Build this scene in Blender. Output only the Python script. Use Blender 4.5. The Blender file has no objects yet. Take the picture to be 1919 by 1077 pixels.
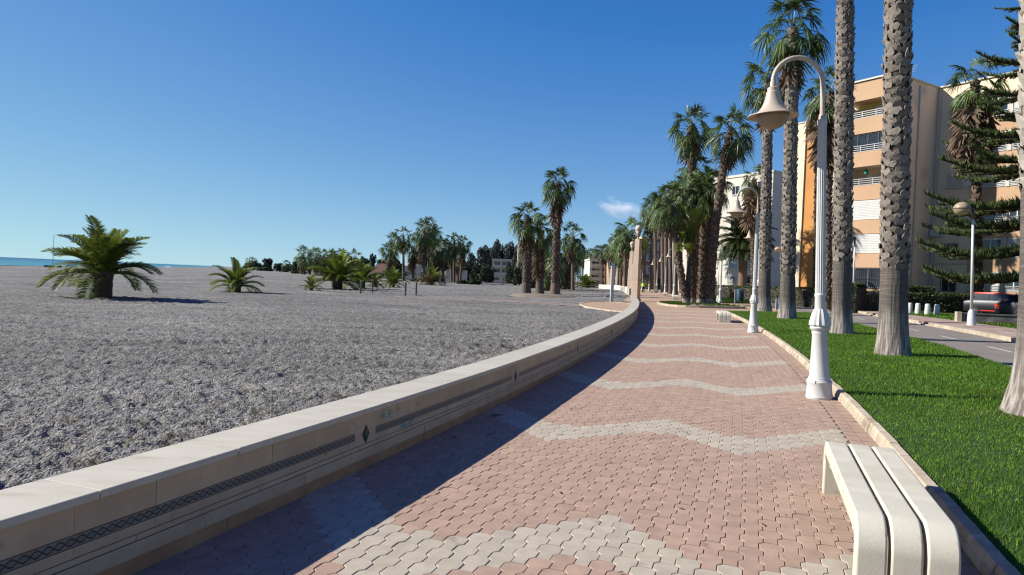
import bpy, math, random, numpy as np
from mathutils import Vector, Matrix
random.seed(7); rng = np.random.default_rng(7)
SC = bpy.context.scene; COL = SC.collection
R = math.radians

# ------------------------------------------------------------------ camera, sky, sun, exposure
FPX, CX, CY, EYE = 1280.0, 959.5, 538.5, 1.6
ROLL = math.atan(.0425); PITCH = math.atan(16.6 * math.cos(ROLL) / FPX)
Fv = Vector((0, math.cos(PITCH), -math.sin(PITCH)))
R0 = Vector((1, 0, 0)); U0 = R0.cross(Fv)
Rv = math.cos(ROLL) * R0 + math.sin(ROLL) * U0; Uv = Rv.cross(Fv)
cd = bpy.data.cameras.new('camera'); cam = bpy.data.objects.new('camera', cd); COL.objects.link(cam)
cd.sensor_fit = 'HORIZONTAL'; cd.sensor_width = 36; cd.lens = 36 * FPX / 1919
cd.clip_start = .05; cd.clip_end = 20000
mw = Matrix((Rv, Uv, -Fv)).transposed().to_4x4(); mw.translation = (0, 0, EYE); cam.matrix_world = mw
SC.camera = cam

SUN_EL, SUN_AZ = R(34), R(-84)            # azimuth from +Y towards +X
wd = bpy.data.worlds.new('World'); SC.world = wd; wd.use_nodes = True
wn = wd.node_tree.nodes; wn.clear(); wl = wd.node_tree.links
sky = wn.new('ShaderNodeTexSky'); sky.sky_type = 'NISHITA'; sky.sun_disc = False
sky.sun_elevation = SUN_EL; sky.sun_rotation = SUN_AZ
sky.altitude = 0; sky.air_density = .5; sky.dust_density = .0; sky.ozone_density = 6.0
bg = wn.new('ShaderNodeBackground'); bg.inputs['Strength'].default_value = .0574
ow = wn.new('ShaderNodeOutputWorld')
# the camera's response to the sky: one gentle curve per colour channel, the same over the whole dome
spc = wn.new('ShaderNodeSeparateColor'); cmb = wn.new('ShaderNodeCombineColor'); wl.new(sky.outputs[0], spc.inputs[0])
def wmath(op, x, y):
    t = wn.new('ShaderNodeMath'); t.operation = op
    for k, v in enumerate((x, y)):
        if isinstance(v, float): t.inputs[k].default_value = v
        else: wl.new(v, t.inputs[k])
    return t.outputs[0]
for i, (c_, d_, e_) in enumerate(((.85, .20, .13), (1.22, .36, .085), (1.04, .19, .04))):
    q = wmath('MULTIPLY', spc.outputs[i], .1)
    q = wmath('SUBTRACT', wmath('DIVIDE', wmath('MULTIPLY', q, c_), wmath('ADD', q, d_)), e_)
    wl.new(wmath('MULTIPLY', wmath('MAXIMUM', q, .042), 10.), cmb.inputs[i])
wl.new(cmb.outputs[0], bg.inputs['Color']); wl.new(bg.outputs[0], ow.inputs['Surface'])
sl = bpy.data.lights.new('sun', 'SUN'); sl.energy = 5.0; sl.angle = R(.53); sl.color = (1, .97, .925)
so = bpy.data.objects.new('sun', sl); COL.objects.link(so)
to_sun = Vector((math.sin(SUN_AZ) * math.cos(SUN_EL), math.cos(SUN_AZ) * math.cos(SUN_EL), math.sin(SUN_EL)))
so.rotation_euler = to_sun.to_track_quat('Z', 'Y').to_euler()
vs = SC.view_settings; vs.view_transform = 'Standard'; vs.look = 'None'; vs.exposure = .8; vs.gamma = 1
vs.use_curve_mapping = False
SC.cycles.max_bounces = 6; SC.cycles.diffuse_bounces = 3; SC.cycles.transparent_max_bounces = 8
SC.cycles.volume_bounces = 2
SC.cycles.use_denoising = True; SC.cycles.denoising_input_passes = 'RGB_ALBEDO_NORMAL'; SC.cycles.denoising_prefilter = 'ACCURATE'; SC.cycles.use_adaptive_sampling = False; SC.cycles.filter_width = 1.25; SC.cycles.sample_clamp_indirect = 6

# ------------------------------------------------------------------ surveying: where a sight line meets the ground
SLOPE = .02
def T(x): return SLOPE * min(max(x, 0.), 60.)
def ray(px, py): return Fv + ((px - CX) / FPX) * Rv - ((py - CY) / FPX) * Uv
def at(px, py):
    d = ray(px, py); t = EYE / -d.z
    p = Vector((0, 0, EYE)) + t * d
    if p.x > 0:
        t = EYE / (SLOPE * d.x - d.z); p = Vector((0, 0, EYE)) + t * d
    return p
def atd(px, py, y):
    d = ray(px, py); return Vector((0, 0, EYE)) + d * (y / d.y)
def gx(px, y):                             # ground point in column px at distance y
    p = atd(px, 530, y); return Vector((p.x, y, T(p.x)))
def up(b, py):
    v = Vector(b) - Vector((0, 0, EYE)); c = (CY - py) / FPX
    v0 = Vector((v.x, v.y, -EYE))
    return (c * v0.dot(Fv) - v0.dot(Uv)) / (Uv.z - c * Fv.z)
def proj(p):
    v = Vector(p) - Vector((0, 0, EYE)); w = v.dot(Fv)
    return CX + FPX * v.dot(Rv) / w, CY - FPX * v.dot(Uv) / w, w

# ------------------------------------------------------------------ materials
ALB = (.82, .80, .765)                                   # exposure is for the sunlit paving, so the palette is kept a little lower
def mat(name, c1, c2=None, scale=6., rough=.8, bump=0., bscale=None, spread=(.35, .65), detail=6, rnd=0., metal=0.,
        c3=None, c3scale=1., c3at=(.55, .75), trans=0., attr=None, spec=.4, stretch=None, bdist=.01, coord='Object'):
    m = bpy.data.materials.new(name); m.use_nodes = True
    c1, c2, c3 = (c and tuple(v * k for v, k in zip(c, ALB)) for c in (c1, c2, c3))
    n = m.node_tree.nodes; l = m.node_tree.links
    b = n['Principled BSDF']; b.inputs['Roughness'].default_value = rough; b.inputs['Metallic'].default_value = metal
    b.inputs['Specular IOR Level'].default_value = spec
    tc = n.new('ShaderNodeTexCoord'); co = tc.outputs['Object' if coord == 'World' else coord]
    if coord == 'World': co = n.new('ShaderNodeNewGeometry').outputs['Position']
    if stretch:
        mp = n.new('ShaderNodeMapping'); mp.inputs['Scale'].default_value = stretch; l.new(co, mp.inputs['Vector']); co = mp.outputs[0]
    def noise(s, d=detail):
        t = n.new('ShaderNodeTexNoise'); t.inputs['Scale'].default_value = s; t.inputs['Detail'].default_value = d
        l.new(co, t.inputs['Vector']); return t.outputs['Fac']
    def ramp(f, lo, hi):
        r = n.new('ShaderNodeMapRange'); r.inputs['From Min'].default_value = lo; r.inputs['From Max'].default_value = hi
        l.new(f, r.inputs['Value']); return r.outputs[0]
    def mix(f, a, c):
        x = n.new('ShaderNodeMix'); x.data_type = 'RGBA'
        l.new(f, x.inputs['Factor'])
        for s, v in ((6, a), (7, c)):
            if isinstance(v, tuple): x.inputs[s].default_value = (*v, 1)
            else: l.new(v, x.inputs[s])
        return x.outputs[2]
    col = None
    if c2: col = mix(ramp(noise(scale), *spread), c1, c2)
    else: b.inputs['Base Color'].default_value = (*c1, 1)
    if c3: col = mix(ramp(noise(c3scale, 8), *c3at), col if col else c1, c3)
    if rnd or attr:
        hs = n.new('ShaderNodeHueSaturation')
        if col: l.new(col, hs.inputs['Color'])
        else: hs.inputs['Color'].default_value = (*c1, 1)
        if attr:
            at_ = n.new('ShaderNodeAttribute'); at_.attribute_name = attr; src = at_.outputs['Fac']
            if rnd:
                oi = n.new('ShaderNodeObjectInfo'); ad = n.new('ShaderNodeMath'); ad.operation = 'ADD'
                l.new(src, ad.inputs[0]); l.new(oi.outputs['Random'], ad.inputs[1])
                fr = n.new('ShaderNodeMath'); fr.operation = 'FRACT'; l.new(ad.outputs[0], fr.inputs[0]); src = fr.outputs[0]
        else:
            oi = n.new('ShaderNodeObjectInfo'); src = oi.outputs['Random']
        a = rnd or .25
        r = n.new('ShaderNodeMapRange'); r.inputs['To Min'].default_value = 1 - a; r.inputs['To Max'].default_value = 1 + a
        l.new(src, r.inputs['Value']); l.new(r.outputs[0], hs.inputs['Value']); col = hs.outputs[0]
    if col: l.new(col, b.inputs['Base Color'])
    if bump:
        bp = n.new('ShaderNodeBump'); bp.inputs['Strength'].default_value = bump; bp.inputs['Distance'].default_value = bdist
        l.new(noise(bscale or scale * 4, 8), bp.inputs['Height']); l.new(bp.outputs[0], b.inputs['Normal'])
    if trans:
        tr = n.new('ShaderNodeBsdfTranslucent'); ms = n.new('ShaderNodeMixShader'); ms.inputs[0].default_value = trans
        if col: l.new(col, tr.inputs['Color'])
        else: tr.inputs['Color'].default_value = (*c1, 1)
        l.new(b.outputs[0], ms.inputs[1]); l.new(tr.outputs[0], ms.inputs[2])
        l.new(ms.outputs[0], n['Material Output'].inputs['Surface'])
    return m

PINK = mat('pink_paver', (0.421, 0.29, 0.214), (0.352, 0.242, 0.179), 9, .9, .35, 260, rnd=.075, attr='tint', c3=(.17, .125, .11), c3scale=4.5, c3at=(.66, .76), bdist=.003, coord='World')
CREAM = mat('cream_paver', (0.469, 0.409, 0.321), (0.404, 0.349, 0.271), 9, .9, .35, 260, rnd=.06, attr='tint', c3=(.22, .185, .15), c3scale=4.5, c3at=(.64, .76), bdist=.003, coord='World')
GROUT = mat('joint_sand', (0.225, 0.158, 0.12), (0.15, 0.112, 0.09), 20, .95)
PAVE = mat('far_pink_paving', (0.43, 0.287, 0.194), (0.367, 0.256, 0.178), 1.2, .9, c3=(0.326, 0.244, 0.178), c3scale=.35)
LIME = mat('limestone', (0.566, 0.43, 0.278), (0.486, 0.359, 0.229), 3.5, .8, .55, 75, c3=(.21, .155, .115), c3scale=9, c3at=(.62, .88), rnd=.06, bdist=.004)
CAPST = mat('cap_marble', (0.548, 0.51, 0.413), (0.481, 0.44, 0.346), 2.2, .6, .3, 140, stretch=(1, 3, 1), rnd=.05, c3=(0.398, 0.34, 0.257), c3scale=3, c3at=(.6, .8), bdist=.003)
PLINTH = mat('plinth_stone', (0.48, 0.265, 0.132), (0.36, 0.19, 0.096), 4, .85, .4, 60, rnd=.08)
CORE = mat('mortar', (.22, .17, .12), (.15, .115, .085), 8, .95)
KERBM = mat('kerb_stone', (0.515, 0.44, 0.332), (0.405, 0.328, 0.234), 5, .85, .5, 70, rnd=.1, c3=(0.216, 0.168, 0.112), c3scale=3.5, c3at=(.56, .72))
CONC = mat('bench_concrete', (0.626, 0.595, 0.483), (0.548, 0.51, 0.405), 5, .7, .10, 90, c3=(0.348, 0.274, 0.183), c3scale=7, c3at=(.63, .74), spec=.35)
WHITEP = mat('white_painted_iron', (0.655, 0.655, 0.623), (0.588, 0.588, 0.558), 6, .45, .1, 40, c3=(0.42, 0.336, 0.254), c3scale=4, c3at=(.68, .8), rnd=.03)
BEIGE = mat('aged_cream_enamel', (0.561, 0.468, 0.365), (0.493, 0.399, 0.306), 4, .5, .05, 40, rnd=.06)
OPAL = mat('opal_globe', (0.51, 0.404, 0.276), (0.442, 0.34, 0.23), 3, .35, trans=.25)
RING = mat('bronze_ring', (.12, .085, .06), None, rough=.5)
WHITEM = mat('white_render', (0.663, 0.63, 0.544), (0.612, 0.571, 0.488), 1.0, .85, c3=(0.527, 0.479, 0.4), c3scale=.35)
CREAMW = mat('cream_render', (0.898, 0.727, 0.518), (0.84, 0.671, 0.472), .6, .88, .1, 40, c3=(0.456, 0.353, 0.248), c3scale=.25)
ORANGE = mat('ochre_render', (0.569, 0.269, 0.0785), (0.524, 0.238, 0.0693), .7, .88, .1, 40)
PEACH = mat('peach_render', (0.545, 0.36, 0.221), (0.5, 0.324, 0.195), .7, .88, .1, 40)
YELLOW = mat('yellow_render', (0.612, 0.468, 0.136), None, rough=.85)
BROWNW = mat('brown_brick_render', (.30, .155, .105), (.26, .135, .09), 2, .85)
SHUT = mat('white_shutter', (0.629, 0.629, 0.598), (0.578, 0.578, 0.556), 3, .6, rnd=.05)
SHUTG = mat('grey_shutter', (0.63, 0.57, 0.495), (0.57, 0.51, 0.45), 3, .6)
FRAMEW = mat('white_frame', (0.637, 0.637, 0.62), None, rough=.5)
GLASS = mat('dark_window_glass', (.02, .028, .04), (.035, .045, .06), 3, .08, spec=.6, rnd=.3)
GLASSB = mat('blue_window_glass', (.16, .24, .33), (.12, .18, .25), 3, .1, spec=.6)
IRON = mat('dark_iron', (.03, .03, .032), None, rough=.55)
METAL = mat('rail_metal', (.46, .47, .48), None, rough=.4, metal=.3)
ROOFB = mat('brown_roof_tiles', (.16, .085, .065), (.12, .065, .05), 3, .9)
ASPH = mat('asphalt', (0.222, 0.194, 0.166), (0.179, 0.157, 0.136), 1.3, .92, .3, 300, c3=(0.221, 0.201, 0.18), c3scale=.35, c3at=(.5, .7), bdist=.004)
MARK = mat('road_paint', (0.592, 0.576, 0.544), (0.48, 0.464, 0.432), 12, .7)
SIDEW = mat('sidewalk_tile', (0.306, 0.2, 0.157), (0.374, 0.306, 0.246), 1.8, .9, spread=(.46, .54), c3=(0.255, 0.178, 0.145), c3scale=.6)
EARTH = mat('dry_earth', (.22, .18, .135), (.16, .13, .10), .8, .95, .3, 5)
LAWN = mat('lawn_soil', (.018, .045, .008), (.03, .07, .012), 3, .95)
BLADE = mat('grass_blade', (0.14, 0.287, 0.0135), (0.102, 0.213, 0.0105), 1.2, .6, rnd=.6, attr='tint', trans=.3, c3=(0.176, 0.237, 0.0188), c3scale=.55, c3at=(.55, .75), spec=.25)
FAN = mat('fan_frond_green', (0.0747, 0.125, 0.0273), (0.112, 0.164, 0.0364), 2.5, .45, rnd=.3, trans=.28, spec=.45)
FANY = mat('fan_stalk', (.13, .15, .05), (.10, .12, .045), 3, .5, spec=.4)
DEAD = mat('dead_frond', (.19, .125, .075), (.12, .078, .048), 2.5, .8, rnd=.35, trans=.12)
PINN = mat('feather_frond_green', (0.197, 0.235, 0.0312), (0.116, 0.165, 0.024), 2, .6, rnd=.35, trans=.3, spec=.25)
PINNS = mat('feather_frond_rachis', (.20, .19, .06), None, rough=.5)
DATES = mat('orange_dates', (.52, .19, .03), (.42, .14, .02), 8, .6)
BARKS = mat('smooth_palm_bark', (.20, .165, .13), (.135, .11, .09), 5, .92, .9, 9, stretch=(7, 7, .9), c3=(.27, .23, .185), c3scale=.5, bdist=.03)
BARKF = mat('far_palm_bark', (.165, .125, .095), (.11, .082, .062), 4, .95, .9, 7, rnd=.2, bdist=.05)
BOOT = mat('leaf_base_grey', (0.271, 0.234, 0.195), (0.2, 0.17, 0.141), 7, .9, .4, 40, rnd=.22, stretch=(2, 2, .6), attr='tint')
BOOTW = mat('leaf_base_pale', (0.442, 0.398, 0.344), (0.34, 0.299, 0.248), 7, .9, .4, 40, rnd=.15, stretch=(2, 2, .6), attr='tint')
BOOTB = mat('leaf_base_brown', (.17, .12, .085), (.11, .075, .052), 7, .95, .4, 30, rnd=.3, attr='tint')
BOOTC = mat('core_bark', (.10, .082, .066), (.065, .052, .042), 7, .95)
PINE = mat('norfolk_needles', (0.0893, 0.12, 0.0286), (0.0609, 0.0874, 0.0229), 1.2, .6, rnd=.35, attr='tint', trans=.12)
PINEB = mat('norfolk_bark', (.10, .075, .055), (.065, .048, .036), 4, .95, .5, 12)
LEAF = mat('hedge_leaf', (.040, .065, .014), (.060, .088, .022), .7, .55, rnd=.5, attr='tint', trans=.2)
LEAFD = mat('far_tree_leaf', (.030, .046, .024), (.042, .060, .030), .3, .7, rnd=.4, attr='tint', trans=.15)
LEAFB = mat('grey_green_leaf', (.050, .068, .058), (.038, .052, .046), .3, .7, rnd=.4, attr='tint', trans=.15)
TWIG = mat('twigs', (.075, .055, .04), (.05, .036, .027), 3, .95)
DRY = mat('dry_weed', (.20, .15, .065), (.13, .115, .04), 3, .9, rnd=.4, attr='tint')
PEB = mat('pebble', (0.272, 0.264, 0.248), (0.192, 0.184, 0.176), 9, .85, rnd=.5, attr='tint')
WOODP = mat('weathered_post', (.30, .25, .20), (.22, .18, .14), 6, .9, .4, 30, stretch=(3, 3, .5))
BINB = mat('blue_bin', (.025, .065, .11), (.02, .05, .085), 5, .5)
CARB = mat('dark_car_paint', (.012, .012, .016), None, rough=.38, spec=.3)
CARR = mat('red_car_paint', (.50, .04, .02), None, rough=.3, spec=.5)
TYRE = mat('tyre_rubber', (.02, .02, .02), None, rough=.85)
RIM = mat('alloy_rim', (.5, .5, .52), None, rough=.35, metal=.6)
HILITE = mat('headlight_lens', (.55, .57, .6), None, rough=.1, spec=.6)
WALLG = mat('grey_concrete', (.17, .15, .13), (.12, .105, .09), 2, .9, .3, 20, c3=(.3, .27, .24), c3scale=1.5)
PILLAR = mat('pillar_stone', (0.632, 0.488, 0.371), (0.555, 0.421, 0.311), 4, .85, .3, 60, rnd=.06)
SKIN = mat('skin', (.42, .24, .16), None, rough=.6)
HIVIS = mat('hi_vis_yellow', (.55, .70, .06), None, rough=.7)
NAVY = mat('navy_cloth', (.02, .025, .07), None, rough=.85)
HAIR = mat('dark_hair', (.02, .015, .012), None, rough=.7)
TEAL = mat('teal_sign', (.02, .20, .17), None, rough=.5)
GREENT = mat('green_glazed_tile', (.015, .075, .045), (.02, .10, .06), 30, .2, spec=.6)
DARKT = mat('dark_glazed_tile', (.03, .03, .035), None, rough=.25)
BROWNF = mat('wilted_frond', (.24, .15, .07), (.15, .10, .05), 2, .7, rnd=.3, trans=.15)
FOAM = mat('sea_foam', (.85, .86, .86), None, rough=.8)
PLATEM = mat('wall_plate', (.25, .24, .22), None, rough=.4)

def bark_material():
    m = bpy.data.materials.new('smooth_palm_bark'); m.use_nodes = True
    n = m.node_tree.nodes; l = m.node_tree.links; b = n['Principled BSDF']; b.inputs['Roughness'].default_value = .93; b.inputs['Specular IOR Level'].default_value = .2
    tc = n.new('ShaderNodeTexCoord')
    def noi(sc, st, d=6):
        mp = n.new('ShaderNodeMapping'); mp.inputs['Scale'].default_value = st; l.new(tc.outputs['Object'], mp.inputs['Vector'])
        t = n.new('ShaderNodeTexNoise'); t.inputs['Scale'].default_value = sc; t.inputs['Detail'].default_value = d; l.new(mp.outputs[0], t.inputs['Vector']); return t.outputs['Fac']
    def rg(f, a, c, x=0., y=1.):
        r = n.new('ShaderNodeMapRange'); r.inputs['From Min'].default_value = a; r.inputs['From Max'].default_value = c; r.inputs['To Min'].default_value = x; r.inputs['To Max'].default_value = y; l.new(f, r.inputs['Value']); return r.outputs[0]
    def mx(f, a, c):
        x = n.new('ShaderNodeMix'); x.data_type = 'RGBA'; l.new(f, x.inputs[0])
        for k, v in ((6, a), (7, c)):
            if isinstance(v, tuple): x.inputs[k].default_value = (*v, 1)
            else: l.new(v, x.inputs[k])
        return x.outputs[2]
    fis = noi(1.0, (17, 17, .9), 5); ring = noi(1.0, (2, 2, 34), 4)
    sp = n.new('ShaderNodeSeparateXYZ'); l.new(tc.outputs['Object'], sp.inputs[0]); ad = n.new('ShaderNodeMath'); ad.operation = 'MULTIPLY_ADD'; l.new(noi(2.2, (1, 1, 1)), ad.inputs[0]); ad.inputs[1].default_value = 1.1; l.new(sp.outputs[2], ad.inputs[2])
    foot = rg(ad.outputs[0], 1.85, 1.2)                      # weathered pale foot, bare of the ringed skin
    up_ = mx(rg(ring, .42, .62), (.085, .070, .058), (.125, .106, .090)); lo = mx(rg(fis, .42, .60), (.13, .108, .09), (.34, .30, .25))
    l.new(mx(foot, up_, lo), b.inputs['Base Color'])
    bp = n.new('ShaderNodeBump'); bp.inputs['Strength'].default_value = .9; bp.inputs['Distance'].default_value = .035; l.new(fis, bp.inputs['Height'])
    b2 = n.new('ShaderNodeBump'); b2.inputs['Strength'].default_value = .5; b2.inputs['Distance'].default_value = .012; l.new(ring, b2.inputs['Height']); l.new(bp.outputs[0], b2.inputs['Normal']); l.new(b2.outputs[0], b.inputs['Normal'])
    return m
BARKS = bark_material()

def sand_material():
    m = bpy.data.materials.new('grey_beach_sand'); m.use_nodes = True
    n = m.node_tree.nodes; l = m.node_tree.links; b = n['Principled BSDF']
    b.inputs['Roughness'].default_value = .95; b.inputs['Specular IOR Level'].default_value = .2
    tc = n.new('ShaderNodeTexCoord')
    def noi(s, d=8, r=.6, stretch=None):
        v = tc.outputs['Object']
        if stretch:
            mp = n.new('ShaderNodeMapping'); mp.inputs['Scale'].default_value = stretch; mp.inputs['Rotation'].default_value = (0, 0, R(-14)); l.new(v, mp.inputs['Vector']); v = mp.outputs[0]
        t = n.new('ShaderNodeTexNoise'); t.inputs['Scale'].default_value = s; t.inputs['Detail'].default_value = d; t.inputs['Roughness'].default_value = r
        l.new(v, t.inputs['Vector']); return t.outputs['Fac']
    def rng_(f, a, c, x, y):
        r = n.new('ShaderNodeMapRange'); r.inputs['From Min'].default_value = a; r.inputs['From Max'].default_value = c
        r.inputs['To Min'].default_value = x; r.inputs['To Max'].default_value = y; l.new(f, r.inputs['Value']); return r.outputs[0]
    def mul(a, c):
        t = n.new('ShaderNodeMath'); t.operation = 'MULTIPLY'; l.new(a, t.inputs[0]); l.new(c, t.inputs[1]); return t.outputs[0]
    v = mul(rng_(noi(14, 8), .3, .7, .80, 1.20), rng_(noi(.13, 4), .35, .65, .76, 1.2))
    v = mul(v, rng_(noi(1.5, 6, .6, (.22, 1.6, 1)), .35, .65, .74, 1.17))
    def grains(s, out):
        vo = n.new('ShaderNodeTexVoronoi'); vo.inputs['Scale'].default_value = s; l.new(tc.outputs['Object'], vo.inputs['Vector'])
        if out == 'Distance': return vo.outputs['Distance']
        q = n.new('ShaderNodeSeparateColor'); l.new(vo.outputs['Color'], q.inputs[0]); return q.outputs[0]
    v = mul(v, rng_(noi(70, 4, .75), .30, .72, .75, 1.25)); v = mul(v, rng_(grains(42, 'Color'), 0, 1, .70, 1.32)); v = mul(v, rng_(grains(17, 'Color'), 0, 1, .86, 1.14))
    cb = n.new('ShaderNodeMix'); cb.data_type = 'RGBA'; cb.blend_type = 'MULTIPLY'; cb.inputs[0].default_value = 1
    cb.inputs[6].default_value = (.190, .178, .156, 1); l.new(v, cb.inputs[7]); l.new(cb.outputs[2], b.inputs['Base Color'])
    bp = n.new('ShaderNodeBump'); bp.inputs['Strength'].default_value = 1.0; bp.inputs['Distance'].default_value = .075
    gm = n.new('ShaderNodeMath'); gm.operation = 'MULTIPLY_ADD'; gm.inputs[1].default_value = -.32; l.new(grains(17, 'Distance'), gm.inputs[0])
    g2 = n.new('ShaderNodeMath'); g2.operation = 'MULTIPLY_ADD'; g2.inputs[1].default_value = -.24; l.new(grains(42, 'Distance'), g2.inputs[0]); l.new(noi(11, 5, .6), g2.inputs[2]); l.new(g2.outputs[0], gm.inputs[2]); l.new(gm.outputs[0], bp.inputs['Height'])
    bq = n.new('ShaderNodeBump'); bq.inputs['Strength'].default_value = .7; bq.inputs['Distance'].default_value = .16
    l.new(noi(1.6, 7, .62, (.35, 1.5, 1)), bq.inputs['Height']); l.new(bq.outputs[0], bp.inputs['Normal'])
    l.new(bp.outputs[0], b.inputs['Normal'])
    return m
SAND = sand_material()

def sea_material():
    m = bpy.data.materials.new('sea_water'); m.use_nodes = True
    n = m.node_tree.nodes; l = m.node_tree.links; b = n['Principled BSDF']
    b.inputs['Roughness'].default_value = .35; b.inputs['Specular IOR Level'].default_value = .25
    tc = n.new('ShaderNodeTexCoord')
    mp = n.new('ShaderNodeMapping'); mp.inputs['Scale'].default_value = (.35, .05, 1); l.new(tc.outputs['Object'], mp.inputs['Vector'])
    t = n.new('ShaderNodeTexNoise'); t.inputs['Scale'].default_value = .5; t.inputs['Detail'].default_value = 6; l.new(mp.outputs[0], t.inputs['Vector'])
    at_ = n.new('ShaderNodeAttribute'); at_.attribute_name = 'offshore'
    x = n.new('ShaderNodeMix'); x.data_type = 'RGBA'; l.new(at_.outputs['Fac'], x.inputs[0])
    x.inputs[6].default_value = (.05, .20, .215, 1); x.inputs[7].default_value = (.016, .07, .13, 1)
    hs = n.new('ShaderNodeHueSaturation'); r = n.new('ShaderNodeMapRange'); r.inputs['From Min'].default_value = .35; r.inputs['From Max'].default_value = .65
    r.inputs['To Min'].default_value = .85; r.inputs['To Max'].default_value = 1.2
    l.new(t.outputs['Fac'], r.inputs['Value']); l.new(r.outputs[0], hs.inputs['Value']); l.new(x.outputs[2], hs.inputs['Color'])
    l.new(hs.outputs[0], b.inputs['Base Color'])
    bp = n.new('ShaderNodeBump'); bp.inputs['Strength'].default_value = .5; bp.inputs['Distance'].default_value = .3
    t2 = n.new('ShaderNodeTexNoise'); t2.inputs['Scale'].default_value = 1.2; l.new(tc.outputs['Object'], t2.inputs['Vector'])
    l.new(t2.outputs['Fac'], bp.inputs['Height']); l.new(bp.outputs[0], b.inputs['Normal'])
    return m
SEA = sea_material()

def border_material():                    # interlaced guilloche printed on the border tiles (UV of each tile)
    m = bpy.data.materials.new('guilloche_tile'); m.use_nodes = True
    n = m.node_tree.nodes; l = m.node_tree.links; b = n['Principled BSDF']; b.inputs['Roughness'].default_value = .35
    uv = n.new('ShaderNodeUVMap'); uv.uv_map = 'tile'
    sp = n.new('ShaderNodeSeparateXYZ'); l.new(uv.outputs[0], sp.inputs[0])
    def op(o, a, c=None):
        t = n.new('ShaderNodeMath'); t.operation = o
        for i, v in enumerate((a, c)):
            if v is None: continue
            if isinstance(v, (int, float)): t.inputs[i].default_value = v
            else: l.new(v, t.inputs[i])
        return t.outputs[0]
    u, v = sp.outputs[0], sp.outputs[1]
    s = op('MULTIPLY', op('SINE', op('MULTIPLY', u, 2 * math.pi * 2)), .26)
    a = op('LESS_THAN', op('ABSOLUTE', op('SUBTRACT', op('SUBTRACT', v, .5), s)), .085)
    c = op('LESS_THAN', op('ABSOLUTE', op('ADD', op('SUBTRACT', v, .5), s)), .085)
    e = op('GREATER_THAN', op('ABSOLUTE', op('SUBTRACT', v, .5)), .42)
    w = op('MAXIMUM', a, c)
    x = n.new('ShaderNodeMix'); x.data_type = 'RGBA'; l.new(w, x.inputs[0]); x.inputs[6].default_value = (.155, .140, .118, 1); x.inputs[7].default_value = (.018, .024, .026, 1)
    inn = op('MULTIPLY', op('LESS_THAN', op('ABSOLUTE', op('SUBTRACT', v, .5)), .1), op('GREATER_THAN', op('ABSOLUTE', s), .17))
    y = n.new('ShaderNodeMix'); y.data_type = 'RGBA'; l.new(inn, y.inputs[0]); l.new(x.outputs[2], y.inputs[6]); y.inputs[7].default_value = (.06, .12, .12, 1)
    z = n.new('ShaderNodeMix'); z.data_type = 'RGBA'; l.new(e, z.inputs[0]); l.new(y.outputs[2], z.inputs[6]); z.inputs[7].default_value = (.05, .05, .05, 1)
    l.new(z.outputs[2], b.inputs['Base Color']); return m
BORDER = border_material()

def smear_material():                     # faded teal spray paint: alpha breaks up with noise
    m = bpy.data.materials.new('faded_teal_spray'); m.use_nodes = True
    n = m.node_tree.nodes; l = m.node_tree.links; b = n['Principled BSDF']
    b.inputs['Base Color'].default_value = (.16, .32, .31, 1); b.inputs['Roughness'].default_value = .8
    uv = n.new('ShaderNodeUVMap'); uv.uv_map = 'tile'
    mp = n.new('ShaderNodeMapping'); mp.inputs['Location'].default_value = (-.5, -.5, 0); l.new(uv.outputs[0], mp.inputs['Vector'])
    ln = n.new('ShaderNodeVectorMath'); ln.operation = 'LENGTH'; l.new(mp.outputs[0], ln.inputs[0])
    t = n.new('ShaderNodeTexNoise'); t.inputs['Scale'].default_value = 5; l.new(uv.outputs[0], t.inputs['Vector'])
    r = n.new('ShaderNodeMapRange'); r.inputs['From Min'].default_value = .5; r.inputs['From Max'].default_value = .1; r.inputs['To Max'].default_value = 1.3
    l.new(ln.outputs['Value'], r.inputs['Value'])
    r2 = n.new('ShaderNodeMapRange'); r2.inputs['From Min'].default_value = .42; r2.inputs['From Max'].default_value = .62; l.new(t.outputs['Fac'], r2.inputs['Value'])
    mu = n.new('ShaderNodeMath'); mu.operation = 'MULTIPLY'; mu.use_clamp = True; l.new(r.outputs[0], mu.inputs[0]); l.new(r2.outputs[0], mu.inputs[1])
    l.new(mu.outputs[0], b.inputs['Alpha']); return m
SMEAR = smear_material()

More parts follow.
